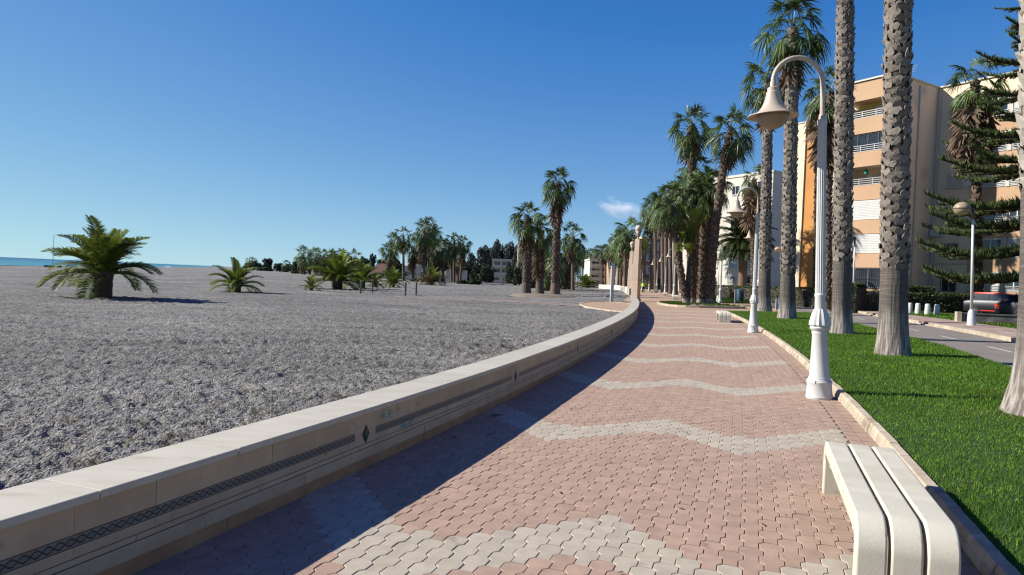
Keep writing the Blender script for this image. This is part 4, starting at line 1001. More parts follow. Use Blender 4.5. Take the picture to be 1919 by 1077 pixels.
for i, px in enumerate([1079, 1083, 1087, 1091, 1095, 1100, 1104, 1108, 1114, 1121, 1128, 1135, 1143, 1150, 1158, 1164, 1172]):
    f = (px - 1079) / 93; y = 330 - 215 * f ** .8; tp = 478 - 22 * f - (16 if px > 1155 else 0)
    nth = ['leftmost', 'second', 'third', 'fourth', 'fifth', 'sixth', 'seventh', 'eighth', 'ninth', 'tenth', 'eleventh', 'twelfth', 'thirteenth', 'fourteenth', 'fifteenth', 'sixteenth', 'last']
    far_palm(px, y, tp + (i % 3) * 2 + 2, 1.30 - .12 * f, .3, ('leftmost slender palm of the far row left of the stepped pillar' if i == 0 else 'last slender palm of the far row, next to the stepped pillar' if i == 16 else nth[i] + ' slender palm from the left in the far row before the stepped pillar'), G4, i)
far_palm(1184, 118, 440, 2.0, .3, 'palm with a full crown right behind the globe of the stepped pillar', G4, 1)
far_palm(1176, 122, 462, 1.8, .3, 'palm behind the left shoulder of the stepped pillar', G4, 0)
G5 = 'row of palms on the right of the promenade'
for i, (px, y, tp, sc, r, lb) in enumerate([(1222, 118, 398, 1.35, .30, 'leftmost trunk of the palm row beyond the street sweeper'), (1230, 112, 388, 1.4, .32, 'second trunk of the palm row beyond the street sweeper'), (1243, 104, 396, 1.35, .30, 'third trunk of the palm row, behind the farthest bell lamps'),
    (1250, 98, 385, 1.4, .32, 'fourth trunk of the palm row, between two bell lamps'), (1258, 94, 392, 1.35, .3, 'fifth trunk of the palm row, beside the far bench'), (1267, 88, 380, 1.4, .32, 'nearest trunk of the palm row, right of the far bell lamp'), (1277, 96, 392, 1.4, .3, 'trunk of the palm row half hidden by the island clump')]):
    far_palm(px, y, tp, sc, r, lb, G5, (0, 1, 2, 0, 1, 2, 1)[i], px - 2)

# ------------------------------------------------------------------ leafy trees, hedges
def leaf_cloud(name, m, lobes, n, leaf, seed, flat=1.):
    g = np.random.default_rng(seed); W = np.array([l[3] ** 2 for l in lobes]); W = W / W.sum(); k = g.choice(len(lobes), n, p=W)
    L = np.array(lobes)[k]; d = g.normal(size=(n, 3)); d /= np.linalg.norm(d, axis=1)[:, None]; rad = L[:, 3] * (.55 + .5 * g.random(n) ** .6)
    C = L[:, :3] + d * rad[:, None] * np.array([1, 1, flat]); u = g.normal(size=(n, 3)); u /= np.linalg.norm(u, axis=1)[:, None]; w = np.cross(u, g.normal(size=(n, 3))); w /= np.linalg.norm(w, axis=1)[:, None]
    s = leaf * (.5 + g.random(n))[:, None]; V = np.stack([C - u * s, C + w * s * .5, C + u * s, C - w * s * .5], 1).reshape(-1, 3); F = np.arange(4 * n).reshape(-1, 4)
    return np_mesh(name, V, F, m, tint=g.random(n))
def tree_crown(seed, m, n=2600, leaf=.16, kind='round'):
    r = random.Random(seed); lobes = [(0, 0, .62, .28)]
    for i in range(13):
        a = r.uniform(0, 6.28); q = r.uniform(.15, .42); z = r.uniform(.35, .95) if kind == 'round' else r.uniform(.25, 1.0); lobes.append((q * math.cos(a), q * math.sin(a), z, r.uniform(.13, .24)))
    return leaf_cloud('crown', m, lobes, n, leaf * .35, seed)
TRC = [tree_crown(500 + k, LEAFD) for k in range(3)] + [tree_crown(510 + k, LEAFB, kind='tall') for k in range(2)]
tb = MB(); tb.tube([(0, 0, -.05), (.01, 0, .3), (0, .01, .7)], [.035, .026, .01], 6); tb.tube([(0, 0, .3), (.2, .1, .62)], [.016, .006], 5); tb.tube([(0, 0, .35), (-.2, -.05, .7)], [.016, .006], 5)
TRT = tb.mesh('trunk', TWIG, True)
def tree(px, y, top_py, wid_px, lb, k, group, name='leafy_tree'):
    b = gx(px, y); h = up(b, top_py) - b.z; w = wid_px / FPX * y
    o = thing(name, lb, 'tree', b, 0, group)
    link('trunk', TRT, o, scale=(w, w, h)); link('crown', TRC[k], o, (0, 0, h * -.22), k * 2.1 + px, (w * .85, w * .85, h * 1.12)); return o
GT = 'trees on the skyline behind the beach'
for i, (px, y, tp, w, k, lb) in enumerate([(462, 440, 492, 18, 0, 'small far tree at the left tip of the shore grove'), (480, 430, 490, 26, 1, 'far dark tree under the two little palms'), (500, 420, 484, 28, 2, 'round far tree highest in the left shore grove'), (518, 400, 493, 30, 0, 'low far tree right of the round one in the shore grove'),
    (545, 360, 491, 34, 1, 'broad far tree at the right end of the shore grove'), (556, 330, 489, 28, 2, 'far dark tree just left of the tall palm grove'), (600, 300, 482, 50, 0, 'wide dark tree under the far palm grove'), (640, 300, 480, 54, 1, 'wide dark tree behind the bushy beach palm'), (676, 300, 484, 46, 2, 'dark tree left of the brown roofed house'),
    (697, 320, 476, 14, 3, 'pointed dark conifer behind the brown roofed house'), (712, 310, 484, 40, 0, 'tree behind the brown roof'), (742, 230, 478, 46, 1, 'dark tree behind the left beach house palms'), (790, 240, 470, 60, 2, 'dark tree mass behind the white beach house'), (835, 240, 474, 50, 0, 'dark tree right behind the white beach house corner'),
    (868, 250, 486, 44, 1, 'tree below the heart shaped palm crown'), (884, 260, 478, 44, 4, 'grey green tree left of the tall gum trees'), (908, 280, 462, 40, 3, 'tall gum tree, leftmost of the skyline gums'), (932, 290, 454, 40, 4, 'tallest gum tree on the skyline'), (950, 285, 456, 36, 3, 'gum tree right of the tallest one'), (966, 280, 464, 30, 4, 'gum tree next to the cream tower'),
    (900, 225, 494, 44, 2, 'dark bushy tree left of the yellow villa'), (915, 215, 498, 36, 0, 'dark tree in front of the yellow villa corner'), (955, 220, 492, 22, 1, 'small tree in front of the yellow villa'), (973, 170, 500, 30, 0, 'bushy tree just left of the sandy mound palms'), (1020, 150, 492, 60, 2, 'dark tree mass behind the mound palms'), (1057, 140, 496, 36, 1, 'leafy tree at the right of the mound palms'), (982, 230, 484, 36, 2, 'tree in front of the cream tower')]):
    tree(px, y, tp, w, lb, k, GT, 'conifer' if i == 9 else 'leafy_tree')
bushes = [(866, 150, 524, 24, 'light green bush at the edge of the sand'), (888, 150, 523, 30, 'yellow green bush right of the light one at the edge of the sand'), (700, 205, 514, 40, 'low bush in front of the brown roofed house'), (788, 160, 526, 44, 'low green creeper bush before the white beach house'), (560, 270, 506, 34, 'low grey bush under the tall palm grove'), (495, 400, 501, 36, 'low scrub at the shore grove')]
for i, (px, y, tp, w, lb) in enumerate(bushes):
    b = gx(px, y); ww = w / FPX * y; h = max(.8, up(b, tp) - b.z); me = leaf_cloud('bush', LEAF, [(0, 0, .3, .3), (-.3, 0, .2, .22), (.28, .05, .22, .24), (.1, -.1, .45, .2), (-.12, .1, .4, .22)], 900, .10, 600 + i)
    tag(link('bush', me, None, b, 0, (ww * .85, ww * .85, h * 1.5)), lb, 'bush')
def hedge(lb, pts, w, h, seed, n=9000, leaf=.055, lift=0.):
    g = np.random.default_rng(seed); o = thing('hedge', lb, 'hedge', (pts[0].x, pts[0].y, T(pts[0].x))); core = MB(); V = []
    for a, b in zip(pts[:-1], pts[1:]):
        d = Vector((b.x - a.x, b.y - a.y, 0)); q = Vector((d.y, -d.x, 0)).normalized() * w / 2
        za, zb = T(a.x) - .1, T(b.x) - .1
        A = Vector((a.x, a.y, 0)); B = Vector((b.x, b.y, 0)); k = .86
        core.hexa([tuple(A - q * k + Vector((0, 0, za))), tuple(A + q * k + Vector((0, 0, za))), tuple(B + q * k + Vector((0, 0, zb))), tuple(B - q * k + Vector((0, 0, zb))),
                   tuple(A - q * k + Vector((0, 0, za + h * .95))), tuple(A + q * k + Vector((0, 0, za + h * .95))), tuple(B + q * k + Vector((0, 0, zb + h * .95))), tuple(B - q * k + Vector((0, 0, zb + h * .95)))])
    L = [(b - a).length for a, b in zip(pts[:-1], pts[1:])]; tot = sum(L); cum = np.concatenate([[0], np.cumsum(L)])
    s = g.random(n) * tot; X = np.interp(s, cum, [p.x for p in pts]); Y = np.interp(s, cum, [p.y for p in pts])
    dx = np.interp(np.minimum(s + .1, tot), cum, [p.x for p in pts]) - np.interp(np.maximum(s - .1, 0), cum, [p.x for p in pts]); dy = np.interp(np.minimum(s + .1, tot), cum, [p.y for p in pts]) - np.interp(np.maximum(s - .1, 0), cum, [p.y for p in pts]); l = np.hypot(dx, dy) + 1e-9
    face = g.random(n); side = np.where(face < .4, -1., np.where(face < .62, 1., g.random(n) * 2 - 1)); zz = np.where(face < .62, g.random(n), 1.)
    wob = 1 + .14 * (vnoise(s * 1.3, zz * 2.5, seed) - .5) * 2; off = side * w / 2 * wob + g.normal(0, .03, n); Z = h * zz * (1 + .05 * (vnoise(s * .8, s * 0, seed + 1) - .5)) + g.normal(0, .035, n)
    C = np.stack([X + dy / l * off, Y - dx / l * off, SLOPE * np.clip(X, 0, 60) + np.maximum(Z, .02)], -1)
    u = g.normal(size=(n, 3)); u /= np.linalg.norm(u, axis=1)[:, None]; v = np.cross(u, g.normal(size=(n, 3))); v /= np.linalg.norm(v, axis=1)[:, None]; sz = leaf * (.6 + .8 * g.random(n))[:, None]
    P = np.stack([C - u * sz, C + v * sz * .55, C + u * sz, C - v * sz * .55], 1).reshape(-1, 3) - np.array([pts[0].x, pts[0].y, T(pts[0].x)])
    link('leaves', np_mesh('leaves', P, np.arange(4 * n).reshape(-1, 4), LEAF, tint=g.random(n)), o)
    c = core.build('inner_twigs', TWIG, o); c.location = (-pts[0].x, -pts[0].y, -T(pts[0].x)); return o
V3 = lambda x, y: Vector((x, y, 0))
hedge('long clipped hedge in front of the white apartment block and ochre wall', [V3(21.4, 84), V3(22.4, 70), V3(23.0, 60), V3(22.6, 52.5), V3(22.1, 47)], 1.2, 1.35, 1, 16000, .07)
hedge('tall dark bush beside the driveway fence, behind the thickest lawn palm', [V3(20.6, 43.4), V3(21.6, 42.2)], 1.5, 1.75, 2, 6000, .06)
hedge('low clipped hedge behind the four bollards and the red roofed car', [V3(22.4, 44.2), V3(26, 43.6), V3(33.5, 42.6)], 1.1, 1.25, 3, 12000, .06)
hedge('rounded bush against the shaded apartment wall above the hedge', [V3(26.6, 46.4), V3(28.3, 46.2)], 1.2, 1.6, 4, 5000, .06)
hedge('dark hedge behind the promenade at the brown apartment block', [gx(1205, 150), gx(1245, 140)], 2., 2.2, 5, 3000, .14)

# ------------------------------------------------------------------ norfolk pine
def pine_branch(L, seed):
    r = random.Random(seed); b = MB(); tint = []; N = 14
    P = [Vector((L * i / N, .12 * math.sin(i * .5 + seed), -.085 * L * math.sin(math.pi * min(1, i / N * .9)) + .05 * L * (i / N) ** 2)) for i in range(N + 1)]
    w = MB(); w.tube(P, [.07 * (1 - .92 * i / N) + .005 for i in range(N + 1)], 5)
    def spray(c, d, l, t):
        side = d.cross(Vector((r.uniform(-1, 1), r.uniform(-1, 1), r.uniform(-1, 1)))).normalized(); o2 = d.cross(side); q = t
        bend = Vector((0, 0, .12 * l)); m = c + d * l * .4 - bend * .4; e = c + d * l + bend
        V = [c + side * q * .5, c - side * q * .25 + o2 * q * .43, c - side * q * .25 - o2 * q * .43, m + side * q, m - side * q * .5 + o2 * q * .87, m - side * q * .5 - o2 * q * .87, e]
        b.add(V, [(0, 1, 4, 3), (1, 2, 5, 4), (2, 0, 3, 5), (3, 4, 6), (4, 5, 6), (5, 3, 6)]); tint.extend([r.random()] * 6)
    def comb(A, B, n, l0, l1):                 # upright twigs along a shoot
        d0 = (B - A).normalized(); sd = d0.cross(Vector((0, 0, 1))).normalized()
        for i in range(n):
            f = (i + r.random()) / n; c = A.lerp(B, f); l = (l0 + (l1 - l0) * f) * r.uniform(.6, 1.2)
            d = (d0 * r.uniform(.35, .8) + sd * r.uniform(-.7, .7) + Vector((0, 0, r.uniform(.55, 1.1)))).normalized(); spray(c, d, l, .038)
    for i in range(1, N):
        f = i / N; comb(P[i], P[i + 1], 20, .72 - .36 * f, .70 - .36 * f)
        for s in (-1, 1):
            if i > 10: continue
            A = P[i].lerp(P[i + 1], r.random()); ll = (1.55 * (1 - f) + .25) * r.uniform(.7, 1.15); d = Vector((.75, s * r.uniform(.5, .8), r.uniform(-.12, .05))).normalized(); B = A + d * ll
            w.tube([A, A.lerp(B, .6) + Vector((0, 0, -.03)), B], [.022, .014, .005], 4); comb(A, B, int(8 + ll * 24), .48 - .2 * f, .34 - .14 * f)
    me = b.mesh('foliage', PINE); a = me.attributes.new('tint', 'FLOAT', 'FACE'); a.data.foreach_set('value', np.array(tint, dtype=np.float32))
    return w.mesh('branch', PINEB, True), me
PB = [pine_branch(1.0 * 6.4, s) for s in range(3)]
pb = gx(1948, 40); o = thing('norfolk_pine', 'norfolk island pine with tiers of plume like branches reaching in from the right edge', 'tree', pb)
MB().lathe([(.42, -.2), (.33, 1), (.27, 10), (.16, 18), (.05, 24)], 12).build('trunk', PINEB, o, True)
k = 0
tiers = [(510, 7.0, 1), (462, 7.4, 1), (412, 6.9, 1), (376, 7.0, 1), (312, 6.4, 1), (291, 6.0, 0), (243, 6.0, 1), (215, 4.8, 0), (165, 4.6, 1), (110, 4.5, 1), (82, 3.4, 0), (40, 2.9, 1), (8, 1.8, 1)]
for py, L, full in tiers:
    z = atd(1830, py, 40).z - pb.z - .03 * L + .2
    azs = [math.pi + R(v) for v in ((3, 62, 125, 205, 300) if full else (20, 160))]
    for a in azs:
        wm, fm_ = PB[k % 3]; k += 1; s = L / 6.4 * (1 if abs(a - math.pi) < .4 else random.uniform(.8, 1.))
        br = link('branch', wm, o, (0, 0, z + random.uniform(-.1, .1)), a + random.uniform(-.06, .06), (s, max(s, .7), max(s, .75))); link('foliage', fm_, br)
for i in range(6):
    z = 18.5 + i * .9; L = 2.6 - i * .4
    for q in range(5): wm, fm_ = PB[q % 3]; br = link('branch', wm, o, (0, 0, z), q * 1.257 + i, L / 6.4 * 1.1); link('foliage', fm_, br)
# ------------------------------------------------------------------ lamps
def arc_pts(c, r, a0, a1, n, ax):          # in the vertical plane along unit vector ax
    return [Vector((c[0], c[1], c[2])) + Vector((ax[0] * r * math.cos(t), ax[1] * r * math.cos(t), r * math.sin(t))) for t in [a0 + (a1 - a0) * i / n for i in range(n + 1)]]
def bell_lamp_master(label, b, lean, group, nice=True):
    o = thing('bell_lamp_post', label, 'street lamp', b, 0, group); n = 28
    p = MB().lathe([(.176, -.06), (.176, .015), (.181, .03), (.173, .05), (.162, .205), (.169, .222), (.169, .242), (.148, .275), (.142, .30)], n).build('base_drum', WHITEP, o); smooth_by_angle(p, 30)
    p = MB().lathe([(.145, .295), (.132, .32), (.100, .90), (.108, .92), (.108, .945), (.098, .96)], n).build('tapered_foot', WHITEP, o); smooth_by_angle(p, 30)
    c = MB(); c.lathe([(.10, .95), (.130, .985), (.135, 1.005), (.125, 1.02)], n); c.lathe([(.120, 1.02), (.140, 1.045), (.135, 1.085), (.105, 1.20), (.075, 1.27)], 48, 0, .055, 12); c.lathe([(.07, 1.262), (.072, 1.29), (.069, 1.43), (.076, 1.45), (.076, 1.475), (.066, 1.49)], n)
    p = c.build('fluted_collar', WHITEP, o); smooth_by_angle(p, 30)
    p = MB().lathe([(.064, 1.48), (.058, 2.8), (.054, 3.87), (.060, 3.89), (.060, 3.93), (.045, 3.95)], 64, 0, .07, 16).build('fluted_shaft', WHITEP, o); smooth_by_angle(p, 50)
    q = MB().box(-.045, .045, -.128, -.106, .50, .74).build('access_door', WHITEP, o); q.rotation_euler = (R(-3), 0, R(-20))
    for k in range(4):
        t = .8 + k * 1.571; MB().lathe([(.016, .228), (.016, .262), (.009, .268)], 6, c=(.162 * math.cos(t), .162 * math.sin(t), 0)).build('bolt', WHITEP, o)
    ax = (-1, 0, 0); r = .35
    pts = [Vector((0, 0, 3.92)), Vector((0, 0, 4.25))] + arc_pts((-r, 0, 4.465), r, math.pi * 0, math.pi, 16, (1, 0)) + [Vector((-2 * r, 0, 4.46)), Vector((-2 * r, 0, 4.44))]
    m = MB(); m.tube(pts, .034, 12); m.lathe([(.042, 4.36), (.042, 4.47), (.036, 4.48)], 14, c=(-2 * r, 0, 0)); m.lathe([(.046, 3.92), (.05, 3.98), (.04, 4.02)], 14)
    q = m.build('arched_arm', BEIGE, o); smooth_by_angle(q, 40)
    m = MB(); m.lathe([(0.0546, 4.4), (0.07735, 4.385), (0.08008, 4.335), (0.091, 4.325), (0.09555, 4.29), (0.1138, 4.21), (0.1456, 4.13), (0.1956, 4.06), (0.2639, 4.015), (0.3412, 3.992), (0.3458, 3.982), (0.3385, 3.976), (0.2457, 4.002), (0.182, 4.03)], 36, c=(-2 * r, 0, 0), caps=False)
    q = m.build('bell_shade', BEIGE, o); smooth_by_angle(q, 35)
    m = MB(); m.lathe([(.215, 4.015)] + [(.215 * math.cos(t), 3.995 - .19 * math.sin(t)) for t in [i / 9 * math.pi / 2 for i in range(9)]] + [(.004, 3.804)], 32, c=(-2 * r, 0, 0))
    m.build('globe', OPAL, o, True)
    o.rotation_euler = (0, lean, 0); return o
GB = 'white bell lamps along the promenade'
L1 = bell_lamp_master('nearest white lamp post with a fluted foot and arched arm, standing by the lawn kerb', at(1535, 746), R(-2.1), GB)
def sc_for(b, py): return (up(b, py) - b.z) / 4.85
for px, py, tp, lean, lb in [(1411, 623, 351, -.4, 'second white bell lamp, in front of the white apartment block'), (1349, 570, 452, 0, 'bell lamp at the right edge of the kerbed island, half behind its palms'),
                            (1262.5, 555, 466, 0, 'bell lamp beside the nearer far bench, left of the island clump'), (1246, 551, 477, 0, 'bell lamp next to the farther bench, left of the island clump'), (1230, 548, 485, 0, 'third bell lamp from the island clump towards the street sweeper'),
                            (1216, 545, 494, 0, 'far bell lamp just right of the street sweeper'), (1203, 543, 496, 0, 'farthest bell lamp, above the street sweeper'), (1421, 560, 422, -1.2, 'bell lamp across the road whose head shows through the arm of the second lamp')]:
    b = at(px, py); o = dup(L1, b, None, lb); s = sc_for(b, tp); o.scale = (s, s, s); o.rotation_euler = (0, R(lean), 0)
def globe_lamp_master(label, b, h, group, lean):
    o = thing('globe_lamp_post', label, 'street lamp', b, 0, group)
    p = MB().lathe([(.20, -.05), (.20, .06), (.165, .10), (.13, .62), (.085, .72), (.06, .76)], 16).build('cast_foot', WHITEP, o); smooth_by_angle(p, 30)
    MB().lathe([(.055, .7), (.047, h)], 12).build('pole', WHITEP, o, True)
    MB().lathe([(.056, h - .42), (.054, h + .02)], 12).build('pole_sleeve', RING, o, True)
    MB().box(-.42, .05, -.035, .035, h - .02, h + .05).build('arm', RING, o)
    c = (-.47, 0, h + .02)
    m = MB(); m.lathe([(.005, -.275)] + [(.31 * math.cos(t), .275 * math.sin(t)) for t in [-1.4 + 2.8 * i / 16 for i in range(17)]] + [(.005, .275)], 24, c=c); m.build('globe', OPAL, o, True)
    MB().lathe([(.315, -.025), (.325, 0), (.315, .025)], 24, c=c).build('ring', RING, o, True)
    o.rotation_euler = (0, lean, 0); return o
b = at(1820, 614); h = up(b, 392) - b.z
GG = 'globe street lamps along the road'
GL = globe_lamp_master('globe street lamp on the sidewalk in front of the norfolk pine', b, h, GG, R(-1.9))
for px, py, tp, lb in [(1598, 583, 445, 'globe lamp pole half hidden behind the tall lawn palms'), (1464, 566, 468, 'globe lamp peeking out left of a palm trunk, by the blue bin'), (1386.5, 557, 480, 'globe lamp beside the date palm, with a blue bin on its foot'), (1303, 550, 499, 'small globe lamp seen through the palms of the island'), (1345, 566, 486, 'thin globe lamp left of the date palm'), (1497, 573, 455, 'globe lamp hidden behind the tall palm left of the ochre wall')][:5]:
    b = at(px, py); o = dup(GL, b, None, lb); s = (up(b, tp) - b.z) / h; o.scale = (s, s, s); o.rotation_euler = (0, R(-1), 0)
# ------------------------------------------------------------------ benches
def bench(b, h, label, group):
    o = thing('concrete_bench', label, 'bench', b, -h, group); L, H, th, r, w = 2.02, .43, .105, .165, .142
    out, inn = [], []
    for c, a0, a1 in (((r, H - r), math.pi, math.pi / 2), ((L - r, H - r), math.pi / 2, 0)):
        for i in range(15):
            t = a0 + (a1 - a0) * i / 14; out.append((c[0] + r * math.cos(t), c[1] + r * math.sin(t)))
    out = [(0, -.02)] + out + [(L, -.02)]; ri = .05
    for c, a0, a1 in (((th + ri, H - th - ri), math.pi, math.pi / 2), ((L - th - ri, H - th - ri), math.pi / 2, 0)):
        for i in range(15):
            t = a0 + (a1 - a0) * i / 14; inn.append((c[0] + ri * math.cos(t), c[1] + ri * math.sin(t)))
    inn = [(th, -.02)] + inn + [(L - th, -.02)]; n = len(out)
    m = MB(); V = [(x, y, z) for x in (0, w) for (y, z) in out] + [(x, y, z) for x in (0, w) for (y, z) in inn]
    F = []
    for i in range(n - 1):
        F += [(i, i + 1, n + i + 1, n + i), (2 * n + i, 3 * n + i, 3 * n + i + 1, 2 * n + i + 1), (i, 2 * n + i, 2 * n + i + 1, i + 1), (n + i, n + i + 1, 3 * n + i + 1, 3 * n + i)]
    F += [(0, n, 3 * n, 2 * n), (n - 1, 3 * n - 1, 4 * n - 1, 2 * n - 1)]
    m.add(V, F); me = m.mesh('slat', CONC, True); me.set_sharp_from_angle(angle=R(40))
    for k in range(3):
        s = link('slat', me, o, (k * .158, 0, 0)); q = s.modifiers.new('edge', 'BEVEL'); q.width = .012; q.segments = 3; q.limit_method = 'ANGLE'; q.angle_limit = R(50)
    MB().box(.02, .43, .3, .36, H - th - .055, H - th - .002).build('crossbar', CONC, o); MB().box(.02, .43, L - .36, L - .3, H - th - .055, H - th - .002).build('crossbar', CONC, o)
    return o
GBN = 'white concrete benches along the kerb'
bf = at(1540, 918); bh = math.atan2(.70, 1.90)
bn = Vector((bf.x - math.sin(bh) * 2.02, bf.y - math.cos(bh) * 2.02, 0)); bn.z = T(bn.x)
B1 = bench(bn, bh, 'nearest white concrete bench of three curved slats, cropped at the bottom right', GBN)
b = at(1347, 604); q = dup(B1, b, -math.atan2(.24, 1), 'white concrete bench at the far corner of the lawn, left of the second lamp')
for px, py, lb in ((1261, 562, 'white concrete bench left of the island clump, nearer of two'), (1243, 555, 'white concrete bench left of the island clump, farther of two'), (1219, 548, 'small far white bench beside the street sweeper')):
    b = at(px, py); q = dup(B1, b, -.2, lb)
# ------------------------------------------------------------------ stepped pillars with acorn lamps
def pillar(bpx, bpy_, top, lb, L, group):
    b = at(bpx, bpy_); h = up(b, top) - b.z; o = thing('stepped_pillar', lb, 'pillar', b, -.6, group); k = h / 5.0; w = .72 * k
    MB().box(-.46 * w, .50 * w, -.5 * w, .5 * w, -.2, .14 * k).build('plinth', PILLAR, o); MB().box(-.42 * w, .46 * w, -.46 * w, .46 * w, .14 * k, .26 * k).build('plinth', PILLAR, o)
    z = .26 * k
    for x0, x1, hh, d in ((-.36, .42, 1.42, .40), (-.36, .40, 1.30, .38), (-.28, .38, 1.12, .35), (-.21, .36, .90, .30)):
        s = MB().box(x0 * w, x1 * w, -d * w, d * w, z + .004, z + hh * k).build('stone_block', PILLAR, o); q = s.modifiers.new('edge', 'BEVEL'); q.width = .015; z += hh * k
    c = (.07 * w, 0, z); r = .29 * k
    m = MB(); m.lathe([(.12 * k, 0), (.12 * k, .05), (.07 * k, .12), (.07 * k, .22), (.12 * k, .28), (.26 * k, .72)], 18, c=c); m.build('lamp_cup', OPAL, o, True)
    m = MB(); m.lathe([(.27 * k, .72)] + [(r * math.cos(t), .90 + r * math.sin(t)) for t in [-.5 + 2.0 * i / 10 for i in range(11)]] + [(.01, .90 + r)], 20, c=c); m.build('lamp_globe', BEIGE, o, True)
    MB().tube([(c[0], 0, z + .9 + r - .02), (c[0], 0, z + 1.5 + r)], .012, 5).build('spike', METAL, o); return o
GP = 'stepped stone pillars flanking the beach access'
pillar(1190, 564, 449, 'nearest stepped stone pillar with a globe lamp at the end of the sea wall', 0, GP)
pillar(1180.5, 552, 471, 'second stepped pillar just behind the first, on its left', 0, GP)
pillar(1155, 541, 502, 'far small stepped pillar left of the pair, beyond the second wall', 0, GP)
pillar(1143, 540, 504, 'farthest small stepped pillar, leftmost of all', 0, GP)
# second stretch of wall beyond the beach access
w2 = thing('white_curved_wall', 'low white curved wall beyond the beach access, left of the pillars', 'wall'); pts = [at(1179, 553), at(1174, 548.5), at(1167, 545), at(1158, 542.5), at(1140, 541), at(1122, 540)]
for a, c in zip(pts[:-1], pts[1:]):
    d = (c - a); q = Vector((d.y, -d.x, 0)).normalized() * .3; m = MB()
    m.hexa([tuple(a + Vector((0, 0, -.2))), tuple(a + q + Vector((0, 0, -.2))), tuple(c + q + Vector((0, 0, -.2))), tuple(c + Vector((0, 0, -.2))), tuple(a + Vector((0, 0, .8))), tuple(a + q + Vector((0, 0, .8))), tuple(c + q + Vector((0, 0, .8))), tuple(c + Vector((0, 0, .8)))])
    m.build('wall_section', WHITEM, w2)
# island kerb
ik = thing('island_kerb', 'pale kerb ring round the palm island in the promenade', 'kerb'); ib = [Vector((11.2, 43.9, 0)), Vector((14.9, 44.0, 0)), Vector((15.6, 48, 0)), Vector((15.2, 52.5, 0)), Vector((12.9, 54, 0)), Vector((10.9, 51, 0)), Vector((10.4, 46.5, 0))]
n = len(ib); ring = []
for i in range(n):
    p0, p1, p2, p3 = ib[i - 1], ib[i], ib[(i + 1) % n], ib[(i + 2) % n]
    for t in (0, .25, .5, .75): ring.append(.5 * ((2 * p1) + (-p0 + p2) * t + (2 * p0 - 5 * p1 + 4 * p2 - p3) * t * t + (-p0 + 3 * p1 - 3 * p2 + p3) * t ** 3))
for i in range(len(ring)):
    a, c = ring[i], ring[(i + 1) % len(ring)]; cc = Vector((13, 48.6, 0)); qa = (cc - a).normalized() * .16; qc = (cc - c).normalized() * .16; m = MB(); za, zc = T(a.x), T(c.x)
    m.hexa([(a.x, a.y, za - .1), (a.x + qa.x, a.y + qa.y, za - .1), (c.x + qc.x, c.y + qc.y, zc - .1), (c.x, c.y, zc - .1), (a.x, a.y, za + .14), (a.x + qa.x, a.y + qa.y, za + .14), (c.x + qc.x, c.y + qc.y, zc + .14), (c.x, c.y, zc + .14)]); m.build('kerb_stone', KERBM, ik)
il = MB(); il.add([(p.x, p.y, T(p.x) + .10) for p in ring], [tuple(range(len(ring)))]); tag(il.build('island_bed', EARTH), kind='structure')
V, F, t = [], [], []; g = np.random.default_rng(77)
for i in range(7000):
    a = g.random() * 6.283; rd = math.sqrt(g.random()) * .95; p = Vector((13, 48.6, 0)); e = ring[int(a / 6.2832 * len(ring)) % len(ring)]; q = p.lerp(e, rd)
    if g.random() < .35 or q.x < 12.2: k = len(V); hh = .05 + .07 * g.random(); b_ = g.random() * 6.28; V += [(q.x - .014, q.y, T(q.x) + .1), (q.x + .014, q.y, T(q.x) + .1), (q.x + .04 * math.cos(b_), q.y + .04 * math.sin(b_), T(q.x) + .1 + hh)]; F.append((k, k + 1, k + 2)); t.append(g.random())
tag(link('island_grass', np_mesh('island_grass', V, F, BLADE, tint=t)), kind='stuff')
# lawn strip under the far palm row
strip('far_lawn', lambda y: kerbx(y) + .15, lambda y: lawnx(y) - .2, ar(57, 125, 4), .05, LAWN, skirt=.2)
V, F, t = [], [], []
for i in range(9000):
    y = 57 + 60 * g.random(); x = kerbx(y) + .3 + (lawnx(y) - kerbx(y) - .6) * g.random(); k = len(V); hh = .08 + .1 * g.random(); V += [(x - .03, y, T(x) + .04), (x + .03, y, T(x) + .04), (x, y + .03, T(x) + .04 + hh)]; F.append((k, k + 1, k + 2)); t.append(g.random())
tag(link('far_grass', np_mesh('far_grass', V, F, BLADE, tint=t)), kind='stuff')
fk = thing('far_kerb', 'pale kerb stones edging the lawn under the far palm row', 'kerb'); yy = 57.
while yy < 120:
    a, c = Vector((kerbx(yy), yy, 0)), Vector((kerbx(yy + 1.5), yy + 1.5, 0)); za, zc = T(a.x), T(c.x); m = MB()
    m.hexa([(a.x, a.y, za - .1), (a.x + .16, a.y, za - .1), (c.x + .16, c.y, zc - .1), (c.x, c.y, zc - .1), (a.x, a.y, za + .13), (a.x + .16, a.y, za + .13), (c.x + .16, c.y, zc + .13), (c.x, c.y, zc + .13)]); m.build('kerb_stone', KERBM, fk); yy += 1.52
